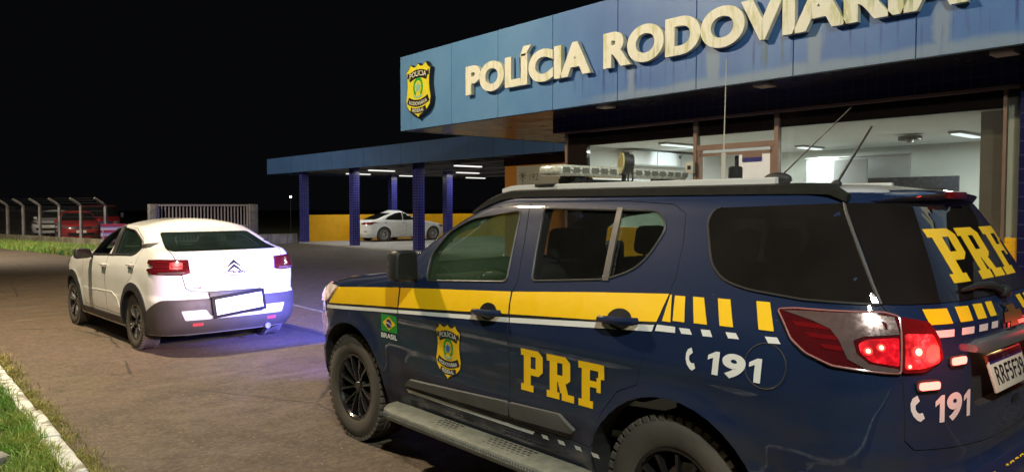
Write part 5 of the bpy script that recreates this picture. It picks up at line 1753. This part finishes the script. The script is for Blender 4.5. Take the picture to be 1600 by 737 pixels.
M['fog_glow'] = glow_plastic('glowing_fog_surround', (.4, .35, .4), (.8, .5, .9), .25, .2)  # surround given its own faint glow though it is no lamp
suv, suv_skin = build_suv()

# ---------------------------------------------------------------- the white coupe SUV ahead
def build_coupe():
    root = thing('white_coupe_suv', 'white coupe SUV with grey bumper and blank plate stopped on the road ahead', 'car', CIT_LOC, PI/2+CIT_RZ)
    H = Hull(**CIT); hme = H.mesh(); sk = Skin(hme)
    mats = [M['car_white'], M['interior']]
    def setm(me, i):
        me.materials.clear()
        for m in mats: me.materials.append(m)
        for p in me.polygons: p.material_index = i
        return me
    setm(hme, 0)
    cav = dict(CIT)
    cav['w'] = [(.40, .74), (.8, .80), (1.03, .78), (1.2, .70), (1.42, .58)]
    cav['xr'] = [(.40, -.70), (1.05, -.68), (1.13, -.62), (1.17, -.40), (1.23, -.30), (1.38, .10), (1.42, .30)]
    cav['xf'] = [(.40, 1.9), (1.03, 2.05), (1.2, 1.90), (1.42, 1.40)]
    cav.update(crown=.085, flares=(), nz=14, nS=14, nC=9, cap=4)
    cme = setm(Hull(**cav).mesh('cav'), 1)
    WB = 2.645
    def arch(x, r, s): return setm(prism_mesh([(x+r*math.cos(2*PI*k/36), .33+r*math.sin(2*PI*k/36)) for k in range(36)], s*.55, s*1.2), 1)
    shell = boolean(hme, [cme]+[arch(x, .385, s) for x in (0, WB) for s in (1, -1)])
    pm = lambda poly, a, b, ax='Y': setm(prism_mesh(poly, a, b, ax), 1)
    wF = round_poly([(1.73, 1.055), (1.40, 1.375, .08), (1.02, 1.420), (.985, 1.36), (.92, 1.085)], .03)
    wR = round_poly([(.925, 1.420), (.49, 1.395, .12), (.06, 1.285, .08), (-.03, 1.225, .05), (.06, 1.150, .05), (.20, 1.112), (.83, 1.090)], .03)
    dF = [(1.03, .37), (2.05, .37), (2.13, .62), (2.11, 1.0), (1.84, 1.045), (1.45, 1.395), (1.02, 1.455), (.955, 1.41), (1.07, 1.05), (1.09, .75)]
    dR = [(.47, .37), (1.03, .37), (1.09, .75), (1.07, 1.05), (.955, 1.41), (1.02, 1.455), (.48, 1.425), (.08, 1.315), (-.06, 1.22), (-.02, 1.05), (.08, .85), (.33, .72), (.43, .55)]
    dF[6] = (1.02, 1.45)
    hole = [(.47, .37), (1.03, .37), (2.05, .37), (2.13, .62), (2.11, 1.0), (1.84, 1.045), (1.45, 1.395), (1.02, 1.45)]+dR[6:]
    tail = [(.53, 1.37), (.665, 1.165), (.655, 1.13), (.60, .92), (.558, .76, ), (.50, .725), (.29, .702), (0, .678)]
    tail = tail+[(-y, z) for y, z in tail[-2::-1]]
    body = boolean(shell, [pm(hole, .3, 1.2), pm(hole, -1.2, -.3), pm(tail, -1.3, .25, 'X'),
                           pm(round_poly([(.66, 1.12), (.55, 1.40), (-.55, 1.40), (-.66, 1.12)], .05), 1.3, 2.6, 'X')])
    bo = paint_link(body, sk, 'body', mats, root)
    tg = boolean(shell, [pm(offset_poly(tail, .009), -1.3, .25, 'X')], 'INTERSECT')
    tg = boolean(tg, [pm(round_poly([(.50, 1.205), (.42, 1.345), (-.42, 1.345), (-.50, 1.205)], .06), -1.3, .25, 'X')])
    tgo = paint_link(tg, sk, 'tailgate', mats, root)
    d1 = boolean(boolean(shell, [pm(offset_poly(dF, .006), .3, 1.2)], 'INTERSECT'), [pm(wF, .3, 1.2)])
    d2 = boolean(boolean(shell, [pm(offset_poly(dR, .006), .3, 1.2)], 'INTERSECT'), [pm(wR, .3, 1.2)])
    doors = {}
    for k, me in (('F', d1), ('R', d2)):
        mr = mirrored(me)
        doors[k+'L'] = paint_link(me, sk, 'door', mats, root); doors[k+'R'] = paint_link(mr, sk, 'door', mats, root)
    for fr_, kk, s in (('L', 'L', 1), ('R', 'R', -1)):
        if s < 0: decal([offset_poly(wF, -.006)], sk, fr_, 'window', M['glass_front'], doors['F'+kk], -.010)
        else: decal([offset_poly(wF, -.006)], sk, fr_, 'window', M['glass_clear'], doors['F'+kk], -.010)
        decal([offset_poly(wR, -.006)], sk, fr_, 'window', M['glass_car'], doors['R'+kk], -.010)
        outline_tube(wF, sk, fr_, .011, .001).build('window_seal', M['trim'], doors['F'+kk])
        outline_tube(wR, sk, fr_, .011, .001).build('window_seal', M['trim'], doors['R'+kk])
        decal([[(1.075, 1.437), (.965, 1.44), (.875, 1.075), (.945, 1.072)]], sk, fr_, 'pillar_trim', M['rubber'], doors['F'+kk], .002, .05, .004)
        decal([[(.955, 1.44), (.915, 1.44), (.825, 1.078), (.862, 1.076)]], sk, fr_, 'pillar_trim', M['rubber'], doors['R'+kk], .002, .05, .004)
        decal([round_poly([(-.01, 1.245), (-.215, 1.262), (-.225, 1.218), (-.02, 1.205)], .012)], sk, fr_, 'window_tail', M['rubber'], bo, .002, .05, .006)
        # arch cladding
        for cx in (0, WB):
            a0, a1 = R(-8), R(188)
            o_ = [(cx+.478*math.cos(a0+(a1-a0)*k/28), .33+.468*math.sin(a0+(a1-a0)*k/28)) for k in range(29)]
            i_ = [(cx+.382*math.cos(a0+(a1-a0)*k/28), .33+.382*math.sin(a0+(a1-a0)*k/28)) for k in range(29)]
            decal([[o_[k], o_[k+1], i_[k+1], i_[k]] for k in range(28)], sk, fr_, 'arch_trim', M['trim'], bo, -.006, .08, .018)
        decal([round_poly([(.46, .345), (.44, .25), (2.2, .25), (2.18, .33)], .02)], sk, fr_, 'sill_trim', M['trim'], bo, -.004, .08, .016)
        # door crease
        outline_tube([(1.80, .60), (.80, .625), (.60, .56), (.50, .44)], sk, fr_, .010, -.004, closed=False).build('door_crease', M['car_white'], doors['F'+kk])
        for (x, z, k) in ((1.135, .952, 'F'), (.115, 1.000, 'R')):
            h = sk.cast(Vector((x, s*3, z)), Vector((0, -s, 0)))[0]
            decal([ell(x+.01, z, .07, .035)], sk, fr_, 'handle_cup', M['cup_white'], doors[k+kk], .0025)
            MB().tube([(x+.10, h.y+s*.006, z-.004), (x+.085, h.y+s*.028, z), (x-.06, h.y+s*.030, z+.004), (x-.085, h.y+s*.006, z+.004)], [.012, .015, .015, .012], n=8).build('handle', M['car_white'], doors[k+kk])
        # mirror
        b = MB()
        rings = []
        for (dx, kk2) in ((-.03, .9), (-.02, 1), (.04, 1), (.10, .8), (.13, .4)):
            pts = round_poly([(-.11, -.065), (.10, -.075), (.09, .065), (-.10, .06)], .045, 4)
            rings.append([b.bm.verts.new((1.70+dx, s*.98+s*p[0]*kk2, 1.075+p[1]*kk2)) for p in pts])
        n = len(rings[0])
        for u, v in zip(rings, rings[1:]):
            for i in range(n): b.bm.faces.new((u[i], u[(i+1) % n], v[(i+1) % n], v[i]))
        b.bm.faces.new(rings[0]); b.bm.faces.new(rings[-1][::-1])
        b.tube([(1.72, s*.80, 1.04), (1.72, s*.90, 1.045)], .03, n=8)
        mo = b.build('mirror', M['trim'], root, angle=50)
        b = MB(); b.bm.faces.new([b.bm.verts.new((1.667, s*.98+s*p[0]*.8, 1.075+p[1]*.8)) for p in round_poly([(-.11, -.065), (.10, -.075), (.09, .065), (-.10, .06)], .045, 4)])
        b.build('mirror_glass', M['mirror_dirty'], mo, smooth=False)
    # rear glass
    rw = round_poly([(-.545, 1.378), (-.652, 1.176), (.652, 1.176), (.545, 1.378)], .03)
    rh = round_poly([(-.425, 1.345, .06), (-.505, 1.205, .06), (.505, 1.205, .06), (.425, 1.345, .06)], .06)
    K = 60
    def samp(poly):
        L = [0]
        m = len(poly)
        for i in range(m): L.append(L[-1]+(Vector(poly[(i+1) % m])-Vector(poly[i])).length)
        out = []
        for k in range(K):
            s_ = L[-1]*k/K; i = max(j for j in range(m) if L[j] <= s_)
            t_ = (s_-L[i])/max(1e-9, L[i+1]-L[i]); out.append(tuple(Vector(poly[i]).lerp(Vector(poly[(i+1) % m]), t_)))
        return out
    so, si = samp(rw), samp(rh)
    decal([[so[k], so[(k+1) % K], si[(k+1) % K], si[k]] for k in range(K)], sk, 'B', 'window_border', M['black_glass'], tgo, .002, .05)
    decal([rw], sk, 'B', 'rear_window', M['glass_car'], tgo, .005, .05)
    decal([round_poly([(.62, 1.10), (.52, 1.42), (-.52, 1.42), (-.62, 1.10)], .05)], sk, 'F', 'windscreen', M['glass_front'], bo, .002, .07)
    # tail lamps
    def U(p): return (p[0]+p[1])/math.sqrt(2)
    lp = [(-.430, .824, 1.082), (-.60, .752, 1.090), (-.748, .514, 1.083), (-.784, .505, .935), (-.765, .60, .915), (-.578, .838, .926), (-.452, .858, .965), (-.470, .848, .985), (-.560, .81, 1.000), (-.555, .81, 1.022), (-.430, .835, 1.040)]
    for fr_, s in (('BL', 1), ('BR', -1)):
        pu = [(U(p), p[2]) for p in lp]
        lo = decal([round_poly(pu, .010)], sk, fr_, 'tail_lamp', M['lamp_dark_red'], bo, -.003, .04, .022)
        u0, u1 = pu[2][0], pu[5][0]
        decal([round_poly([(u0+.045, 1.052), (u0+.17, 1.058), (u0+.16, .982), (u0+.04, .980)], .01)], sk, fr_, 'lit_lens', M['lamp_glow'] if s > 0 else M['lamp_dark_red'], lo, .0195, .04, .002)
        for z in (1.062, 1.010, .972):
            decal([[(u0+.02, z+.005), (u1-.02, z+.005), (u1-.02, z-.005), (u0+.02, z-.005)]], sk, fr_, 'lens_rib', M['lamp_red'] if s > 0 else M['lamp_dark_red'], lo, .0195, .04, .002)
        decal([round_poly([(u0+.02, .952), (u1-.06, .950), (u1-.09, .930), (u0+.02, .932)], .006)], sk, fr_, 'clear_strip', M['lamp_clear'], lo, .0195, .04, .002)
    # bumper cladding
    cl = thicken(ring_patch(H, -.36, lambda x, y: .640-.16*max(0, min(1, (x+.70)/.30)), .23, .010, 10), sk)
    bump = link('rear_bumper', cl, M['cladding'], root)
    decal([round_poly([(-.62, .515), (-.58, .405), (.58, .405), (.62, .515), (.36, .515), (.31, .44), (-.31, .44), (-.36, .515)], .02)], sk, 'B', 'bumper_insert', M['skid'], bump, .006, .06, .012)
    fb = thicken(ring_patch(H, 3.02, lambda x, y: .58, .23, .010, 6, front=True), sk)
    link('front_bumper', fb, M['cladding'], root)
    for s in (1, -1):
        decal([round_poly([(-s*.50, .337), (-s*.385, .337), (-s*.385, .365), (-s*.50, .368)], .006)], sk, 'B', 'reflector', M['refl_red'], bump, .010, .06, .006)
    # plate in a dark frame, hung slightly askew
    pf = MB().box((0, 0, 0), (.016, .640, .250), bev=.004).build('plate_frame', M['plate_frame'], root)
    pf.location = (-.895, -.018, .560); pf.rotation_euler = (R(-5.5), R(4), 0)
    MB().box((-.0095, 0, 0), (.004, .565, .178)).build('licence_plate', M['plate_blank'], pf, smooth=False)
    MB().bb(-.838, -.76, -.31, .31, .58, .712, bev=.01).build('plate_recess_shade', M['trim'], root)  # dark raised block stands in for the shaded recess over the plate
    # emblem and name
    def chev(z, h=.030):
        return [[(-.078, z-.050), (0, z), (0, z+h*1.2), (-.078, z-.050+h*.5)], [(0, z), (.078, z-.050), (.078, z-.050+h*.5), (0, z+h*1.2)]]
    decal(chev(1.032)+chev(.982), sk, 'B', 'emblem', M['emblem_navy'], tgo, .002, .3, .006)
    bm_obj(project(fit_text('CITROËN', -.115, .125, .905, .946, offset=.045), sk, 'B', .007, .1), 'lettering', M['emblem_navy'], tgo)
    decal([[(-.065, .880), (.075, .880), (.075, .893), (-.065, .893)]], sk, 'B', 'small_badge', M['trim_grey'], tgo, .007, .2)
    decal([round_poly([(-.49, .755), (-.385, .757), (-.385, .772), (-.40, .778), (-.42, .766), (-.49, .766)], .004)], sk, 'B', 'small_badge', M['trim_grey'], tgo, .007, .2)
    decal([[(.37, .768), (.465, .766), (.465, .778), (.37, .780)]], sk, 'B', 'small_badge', M['trim_grey'], tgo, .007, .2)
    # front lamps
    for fr_ in ('L', 'R'):
        decal([round_poly([(2.95, .93), (3.15, .90), (3.3, .86), (3.28, .80), (3.0, .86)], .02)], sk, fr_, 'headlamp', M['lamp_clear'], root, .002, .05, .01)
    decal([round_poly([(-.6, .70), (.6, .70), (.62, .84), (-.62, .84)], .03)], sk, 'F', 'grille', M['sticker_black'], root, .003, .08, .012)
    # cabin
    def seat(x, y, w=.48, bench=False):
        b = MB()
        b.box((x, y, .58), (.5, w, .16), bev=.06, seg=3)
        b.box((x-.26, y, .84), (.14, w, .52), rot=Matrix.Rotation(R(-16), 4, 'Y'), bev=.06, seg=3)
        s_ = b.build('seat', M['interior'], root, angle=60)
        for yy in ((y,) if not bench else (y-.40, y, y+.40)):
            MB().box((x-.36, yy, 1.17), (.10, .25, .17), rot=Matrix.Rotation(R(-10), 4, 'Y'), bev=.045, seg=4).build('headrest', M['interior'], s_, angle=60)
    seat(1.30, .37); seat(1.30, -.37); seat(.48, 0, 1.26, True)
    MB().box((1.85, 0, .92), (.34, 1.36, .26), bev=.06, seg=3).build('dashboard', M['dash'], root)
    MB().tube([(1.58, .37+.17*math.cos(t), .95+.17*math.sin(t)) for t in np.linspace(0, 2*PI, 29)[:-1]], .014, n=8, closed=True).build('steering_wheel', M['rubber'], root)
    MB().box((-.15, 0, .98), (.62, 1.16, .03), bev=.01).build('parcel_shelf', M['interior'], root)
    MB().bb(-.6, 3.0, -.5, .5, .19, .34).build('underbody', M['rubber'], root)
    MB().cyl((-.62, -.42, .24), .035, .34, 'X', n=16).build('exhaust', M['satin'], root)
    b = MB()
    r_, h = .207, .215/2
    for k in range(10):
        a = 2*PI*k/10
        for (aa, q) in ((a-.13, 1), (a+.13, -1)):
            p = [(.05*math.cos(a), .05*math.sin(a)), ((r_-.02)*math.cos(aa-.055), (r_-.02)*math.sin(aa-.055)), ((r_-.02)*math.cos(aa+.055), (r_-.02)*math.sin(aa+.055))]
            if k % 2 == 0:
                b.quad([(x, h*.80+.010 if i else h*.80-.004, z) for i, (x, z) in enumerate([p[0], p[1], p[2]])])
    two = b.mesh('spokes', smooth=False)
    add_wheels(root, .326, .215, .207, 1.53, WB, M['rim_black'], 5, two=two, spread=.22, split=.16, depth=.02)
    return root
M['glass_car'] = glass('dark_car_glass', (.40, .46, .43), haze=(.05, .09, .075, .25))
M['cup_white'] = pbr('shaded_handle_cup', (.45, .46, .45), .4)  # white greyed in colour for shade in the flat cup ellipse
M['refl_red'] = pbr('red_reflector', (.55, .05, .06), .2, coat=1)
M['emblem_navy'] = pbr('dark_emblem', (.008, .009, .035), .5, spec=.2)
coupe = build_coupe()

# ---------------------------------------------------------------- cars further off
def simple_car(name, label, cat, loc, rz, spec, paintm, wins, rear_glass, front_glass, lamps_r, lamps_f, wheel, group=None, plate=None, extra=None):
    root = thing(name, label, cat, loc, rz, group)
    H = Hull(**spec); hme = H.mesh(); sk = Skin(hme)
    mats = [paintm, M['rubber']]
    def setm(me, i):
        me.materials.clear()
        for m in mats: me.materials.append(m)
        for p in me.polygons: p.material_index = i
        return me
    setm(hme, 0)
    r, w, rim, track, wb = wheel
    cuts = [setm(prism_mesh([(x+(r+.05)*math.cos(2*PI*k/28), r+(r+.05)*math.sin(2*PI*k/28)) for k in range(28)], s*.5, s*1.3), 1) for x in (0, wb) for s in (1, -1)]
    bo = paint_link(boolean(hme, cuts), sk, 'body', mats, root)
    for poly in wins:
        for f in ('L', 'R'): decal([round_poly(poly, .04)], sk, f, 'window', M['black_glass'], root, -.004, .1, .010)
    if rear_glass: decal([round_poly(rear_glass, .05)], sk, 'B', 'rear_window', M['black_glass'], root, -.004, .1, .010)
    if front_glass: decal([round_poly(front_glass, .05)], sk, 'F', 'windscreen', M['black_glass'], root, -.004, .1, .010)
    for poly in lamps_r:
        for f in ('L', 'R'): decal([round_poly(poly, .015)], sk, f, 'tail_lamp', M['lamp_red'], root, -.004, .08, .016)
    for poly in lamps_f:
        for f in ('L', 'R'): decal([round_poly(poly, .015)], sk, f, 'headlamp', M['lamp_clear'], root, -.004, .08, .016)
    for s in (1, -1):
        x, z = spec['mirror']if 'mirror' in spec else (wb*.66, 1.0)
    add_wheels(root, r, w, rim, track, wb, M['rim_silver'], 5, spread=.2, split=.15)
    MB().bb(-.5, wb+.4, -.5, .5, .17, .32).build('underbody', M['rubber'], root)
    if extra: extra(root, sk, bo)
    return root

SED = dict(w=[(.18, .80), (.35, .86), (.55, .885), (.75, .885), (.92, .855), (1.0, .80), (1.2, .70), (1.36, .58)],
           xr=[(.18, -.80), (.4, -.95), (.75, -.96), (.90, -.93), (.985, -.86), (1.0, -.55), (1.06, -.30), (1.2, .10), (1.36, .62)],
           xf=[(.18, 3.45), (.5, 3.60), (.68, 3.55), (.80, 3.35), (.90, 2.75), (.97, 2.35), (1.0, 2.2), (1.36, 1.35)],
           ar=[(.18, .5), (.9, .5), (1.0, .35), (1.36, .3)], af=[(.18, .9), (.7, .9), (1.0, .45), (1.36, .3)], nr=3.2, nf=2.8,
           crown=.095, spine=(.8, 1.15), flares=((0, .32, .37, .015, .07), (2.70, .32, .37, .015, .07)), taper=.02, tx=1.2, nz=34, nS=40, nC=16, cap=6)
def sed_extra(root, sk, bo):
    for s in (1, -1):
        MB().box((1.72, s*.93, .99), (.10, .20, .13), bev=.035, seg=3).build('mirror', M['car_white'], root, angle=60)
    for (x, z) in ((1.05, .87), (.10, .89)):
        for s in (1, -1):
            h = sk.cast(Vector((x, s*3, z)), Vector((0, -s, 0)))[0]
            MB().box((x, h.y+s*.015, z), (.16, .03, .03), bev=.01).build('handle', M['satin'], root)
    for gx_ in (1.16, 2.06):
        for f in ('L', 'R'): outline_tube([(gx_, .30), (gx_+.03, .9)], sk, f, .004, -.001, closed=False).build('door_gap', M['rubber'], root)
    p = MB().box((-.965, 0, .82), (.01, .40, .13)).build('licence_plate', M['plate_white'], root)
    MB().box((-.975, 0, .90), (.02, .60, .03), bev=.006).build('boot_trim', M['chrome'], root)
    for s in (1, -1):
        decal([round_poly([(-s*.60, .80), (-s*.86, .78), (-s*.86, .89), (-s*.56, .90)], .02)], sk, 'B', 'tail_lamp', M['lamp_red'], root, -.004, .06, .016)
        decal([[(-s*.60, .46), (-s*.74, .47), (-s*.74, .50), (-s*.60, .49)]], sk, 'B', 'reflector', M['trim'], root, .003, .06, .006)
simple_car('white_sedan', 'white sedan parked under the canopy in front of yellow tiled wall', 'car', (18.25, 31.35, .05), R(-2), SED, M['car_white'],
           [[(2.05, 1.005), (1.38, 1.325, .15), (1.12, 1.36), (1.06, .985)], [(1.02, .985), (1.06, 1.36), (.80, 1.345, .12), (.30, 1.16, .08), (.10, 1.01)]],
           [(-.66, 1.02), (-.55, 1.31), (.55, 1.31), (.66, 1.02)], [(-.70, 1.02), (-.54, 1.33), (.54, 1.33), (.70, 1.02)],
           [[(-.42, .905), (-.75, .90), (-.93, .86), (-.93, .79), (-.62, .80)]], [[(3.0, .76), (3.3, .72), (3.45, .66), (3.2, .64)]], (.325, .205, .21, 1.53, 2.70), extra=sed_extra)

HAT = dict(w=[(.18, .78), (.35, .83), (.6, .85), (.85, .84), (.98, .80), (1.15, .74), (1.40, .62)],
           xr=[(.18, -.60), (.4, -.70), (.8, -.70), (1.0, -.66), (1.40, -.42)],
           xf=[(.18, 3.05), (.5, 3.16), (.75, 3.10), (.88, 2.85), (.95, 2.35), (1.0, 2.10), (1.40, 1.30)],
           ar=[(.18, .4), (1.40, .3)], af=[(.18, .75), (.9, .7), (1.0, .40), (1.4, .28)], nr=3.4, nf=2.8, crown=.085, spine=(.1, 1.0),
           flares=((0, .30, .35, .015, .07), (2.45, .30, .35, .015, .07)), taper=.02, tx=1.2, nz=30, nS=32, nC=14, cap=6)
def hat_extra(colour):
    def f(root, sk, bo):
        for s in (1, -1):
            MB().box((1.66, s*.89, 1.02), (.10, .18, .13), bev=.035, seg=3).build('mirror', colour, root, angle=60)
            decal([round_poly([(s*.42, .66), (s*.78, .72), (s*.76, .84), (s*.46, .76)], .03)], sk, 'F', 'headlamp', M['lamp_clear'], root, -.004, .06, .014)
        decal([round_poly([(-.40, .64), (.40, .64), (.44, .76), (-.44, .76)], .03)], sk, 'F', 'grille', M['sticker_black'], root, -.004, .08, .012)
        decal([round_poly([(-.5, .34), (.5, .34), (.55, .48), (-.55, .48)], .03)], sk, 'F', 'air_intake', M['sticker_black'], root, -.004, .08, .012)
        MB().box((3.165, 0, .53), (.012, .40, .12)).build('licence_plate', M['plate_white'], root)
    return f
hw = [[(1.95, 1.01), (1.32, 1.36, .1), (1.0, 1.385), (.95, .99)], [(.90, .99), (.94, 1.385), (.05, 1.36, .12), (-.12, 1.10, .06), (.0, 1.0)]]
hatch_args = dict(wins=hw, rear_glass=[(-.60, 1.03), (-.54, 1.36), (.54, 1.36), (.60, 1.03)], front_glass=[(-.72, 1.02), (-.57, 1.38), (.57, 1.38), (.72, 1.02)],
                  lamps_r=[[(-.35, 1.0), (-.62, 1.02), (-.66, .82), (-.4, .84)]], lamps_f=[], wheel=(.30, .185, .19, 1.46, 2.45))
simple_car('white_hatchback', 'white hatchback facing the road behind the concrete post fence', 'car', (8.7, 51.8, 0), R(-112), HAT, M['car_white'], extra=hat_extra(M['car_white']), group='cars parked behind the fence', **hatch_args)
simple_car('red_hatchback', 'small red hatchback behind the fence, nearer than the white hatchback and red van', 'car', (7.72, 42.2, 0), R(-96), HAT, M['car_red'], extra=hat_extra(M['car_red']), group='cars parked behind the fence', **hatch_args)

M['van_red'] = paint('dark_red_van_paint', (.13, .010, .010), .4, dust_shade=(.10, .07, .06), dmax=.4)
VAN = dict(w=[(.25, .86), (.5, .92), (.95, .93), (1.1, .90), (1.72, .78)], xr=[(.25, -.9), (.5, -1.0), (1.72, -.92)],
           xf=[(.25, 3.35), (.6, 3.46), (1.0, 3.42), (1.12, 3.28), (1.72, 2.75)], ar=[(.25, .3), (1.72, .3)], af=[(.25, .55), (1.1, .5), (1.72, .4)],
           nr=4, nf=3.2, crown=.07, spine=(-.5, 2.2), flares=((0, .34, .40, .015, .07), (2.6, .34, .40, .015, .07)), taper=.01, tx=1.2, nz=30, nS=32, nC=14, cap=6)
def van_extra(root, sk, bo):
    for s in (1, -1):
        decal([round_poly([(s*.50, .72), (s*.84, .74), (s*.84, .94), (s*.52, .92)], .05)], sk, 'F', 'headlamp', M['lamp_clear'], root, -.004, .06, .014)
        MB().box((3.0, s*1.0, 1.22), (.08, .16, .28), bev=.03, seg=3).build('mirror', M['trim'], root, angle=60)
    decal([round_poly([(-.44, .74), (.44, .74), (.44, .90), (-.44, .90)], .03)], sk, 'F', 'grille', M['sticker_black'], root, -.004, .08, .012)
    MB().bb(3.40, 3.52, -.86, .86, .42, .58, bev=.03).build('bumper', M['trim'], root)
    # black strip across the top of the van's front
    decal([round_poly([(-.80, 1.66), (.80, 1.66), (.74, 1.73), (-.74, 1.73)], .02)], sk, 'F', 'dark_roof_strip', M['rubber'], root, .0, .08, .01)
simple_car('red_van', 'dark windowed red van parked behind the small red hatchback beyond the fence', 'van', (9.60, 46.9, 0), R(-97), VAN, M['van_red'],
           [[(3.05, 1.18), (2.74, 1.62), (2.0, 1.64), (2.0, 1.18)], [(1.9, 1.18), (1.9, 1.64), (-.7, 1.64), (-.7, 1.18)]], [(-.7, 1.2), (-.66, 1.62), (.66, 1.62), (.7, 1.2)], [(-.80, 1.16), (-.72, 1.66), (.72, 1.66), (.80, 1.16)],
           [[(-.80, 1.0), (-.95, 1.0), (-.98, .75), (-.8, .75)]], [], (.34, .2, .2, 1.6, 2.6), group='cars parked behind the fence', extra=van_extra)
# striped barrier seen through the coupe's open front window
br = thing('road_barrier', 'red and white striped barrier board seen through the open window of the white coupe', 'barrier', (6.80, 30.4, 0), R(-14))
MB().bb(-.42, .42, -.02, .02, .28, 1.02).build('board', M['barrier_white'], br, smooth=False)
for z in (.28, .50, .72, .94):
    MB().bb(-.42, .42, -.028, .028, z, z+.11).build('stripe', M['barrier_red'], br, smooth=False)
for x in (-.34, .34):
    MB().tube([(x, -.30, 0), (x, .04, 1.0), (x, .36, 0)], .022, n=6).build('leg', M['galv'], br)

# ---------------------------------------------------------------- street lamps standing outside the picture, and the patrol car's own lights
def street_lamp(label, x, y, h, arm, power, col, size=.5, spot=150, aim=None):
    t = thing('street_lamp', label, 'street lamp', (x, y, 0), 0, 'street lamps along the road')
    MB().tube([(0, 0, 0), (0, 0, h*.92), (arm[0]*.3, arm[1]*.3, h), (arm[0], arm[1], h+.08)], [.09, .06, .05, .04], n=12).build('pole', M['galv'], t)
    hd = MB().box((arm[0], arm[1], h+.10), (.62, .30, .12), rz=math.atan2(arm[1], arm[0]), bev=.04).build('lamp_head', M['galv'], t)
    MB().box((arm[0], arm[1], h+.030), (.46, .22, .02), rz=math.atan2(arm[1], arm[0])).build('lens', M['street_lens'], hd)
    l = bpy.data.lights.new('lamp', 'SPOT')
    l.energy = power; l.color = col; l.spot_size = R(spot); l.spot_blend = .6; l.shadow_soft_size = size*.5
    o = bpy.data.objects.new('lamp', l); COL.objects.link(o); o.parent = t
    o.location = (arm[0], arm[1], h-.02)
    if aim:
        d = Vector(aim)-Vector((x+arm[0], y+arm[1], h)); o.rotation_euler = d.to_track_quat('-Z', 'Y').to_euler()
    return t
street_lamp('steel street lamp on the left verge just ahead of the white kerb bend', -.9, 11.2, 8.6, (1.2, 0), 7000, (1, .80, .55), spot=160, aim=(3.2, 9.6, 0))
street_lamp('steel street lamp on the left verge behind the viewer', -2.6, -3.2, 8.2, (1.2, .2), 4600, (.97, 1.0, .90), spot=165, aim=(4.5, 3.0, 1))
street_lamp('unseen street lamp added far up the road to light the pavers and fence', -.9, 30.5, 8.6, (1.2, 0), 9000, (1, .88, .70), spot=165, aim=(7.0, 38, 0))  # added lamp, unseen; brightens the far pavers, fence and parked cars

def car_spot(root, loc, aim, power, col, size=60, r=.05, name='headlight_beam'):
    l = bpy.data.lights.new(name, 'SPOT'); l.energy = power; l.color = col; l.spot_size = R(size); l.spot_blend = .9; l.shadow_soft_size = r
    o = bpy.data.objects.new(name, l); COL.objects.link(o); o.parent = root; o.location = loc
    d = Vector(aim)-Vector(loc); o.rotation_euler = d.to_track_quat('-Z', 'Y').to_euler()
car_spot(suv, (3.72, .62, .98), (8, .75, .75), 540, (1, .93, .88), 50)
car_spot(suv, (3.72, -.62, .98), (8, -.2, .75), 540, (1, .95, .95), 50)
car_spot(suv, (1.26, -.50, 1.905), (6.7, -1.55, -.1), 25000, (.07, .11, 1), 44, name='blue_beacon_beam')
car_spot(suv, (1.26, .45, 1.905), (7.2, .45, .6), 750, (1, .10, .25), 40, name='red_beacon_beam')
car_spot(suv, (3.86, -.34, .80), (6.6, -.2, .0), 420, (.12, .08, 1), 80, name='violet_strobe_beam')
for y in (.62, -.62):
    l = bpy.data.lights.new('tail_lamp_light', 'POINT'); l.energy = 2.2 if y > 0 else 1.0; l.color = (1, .06, .04); l.shadow_soft_size = .04
    o = bpy.data.objects.new('tail_lamp_light', l); COL.objects.link(o); o.parent = suv; o.location = (-1.12, y, 1.16)
for y, mk in ((-.48, 'grille_blue'), (-.36, 'grille_blue'), (.45, 'strobe_red')):
    MB().box((1.2235, y, 1.905), (.006, .08, .030), bev=.002).build('beacon_lens', M[mk], suv)
for y, mk in ((-.34, 'grille_blue'), (.30, 'grille_blue')):
    b = MB().box((3.835, y, .80), (.03, .13, .035), bev=.008)
    b.build('grille_strobe', M[mk], suv)
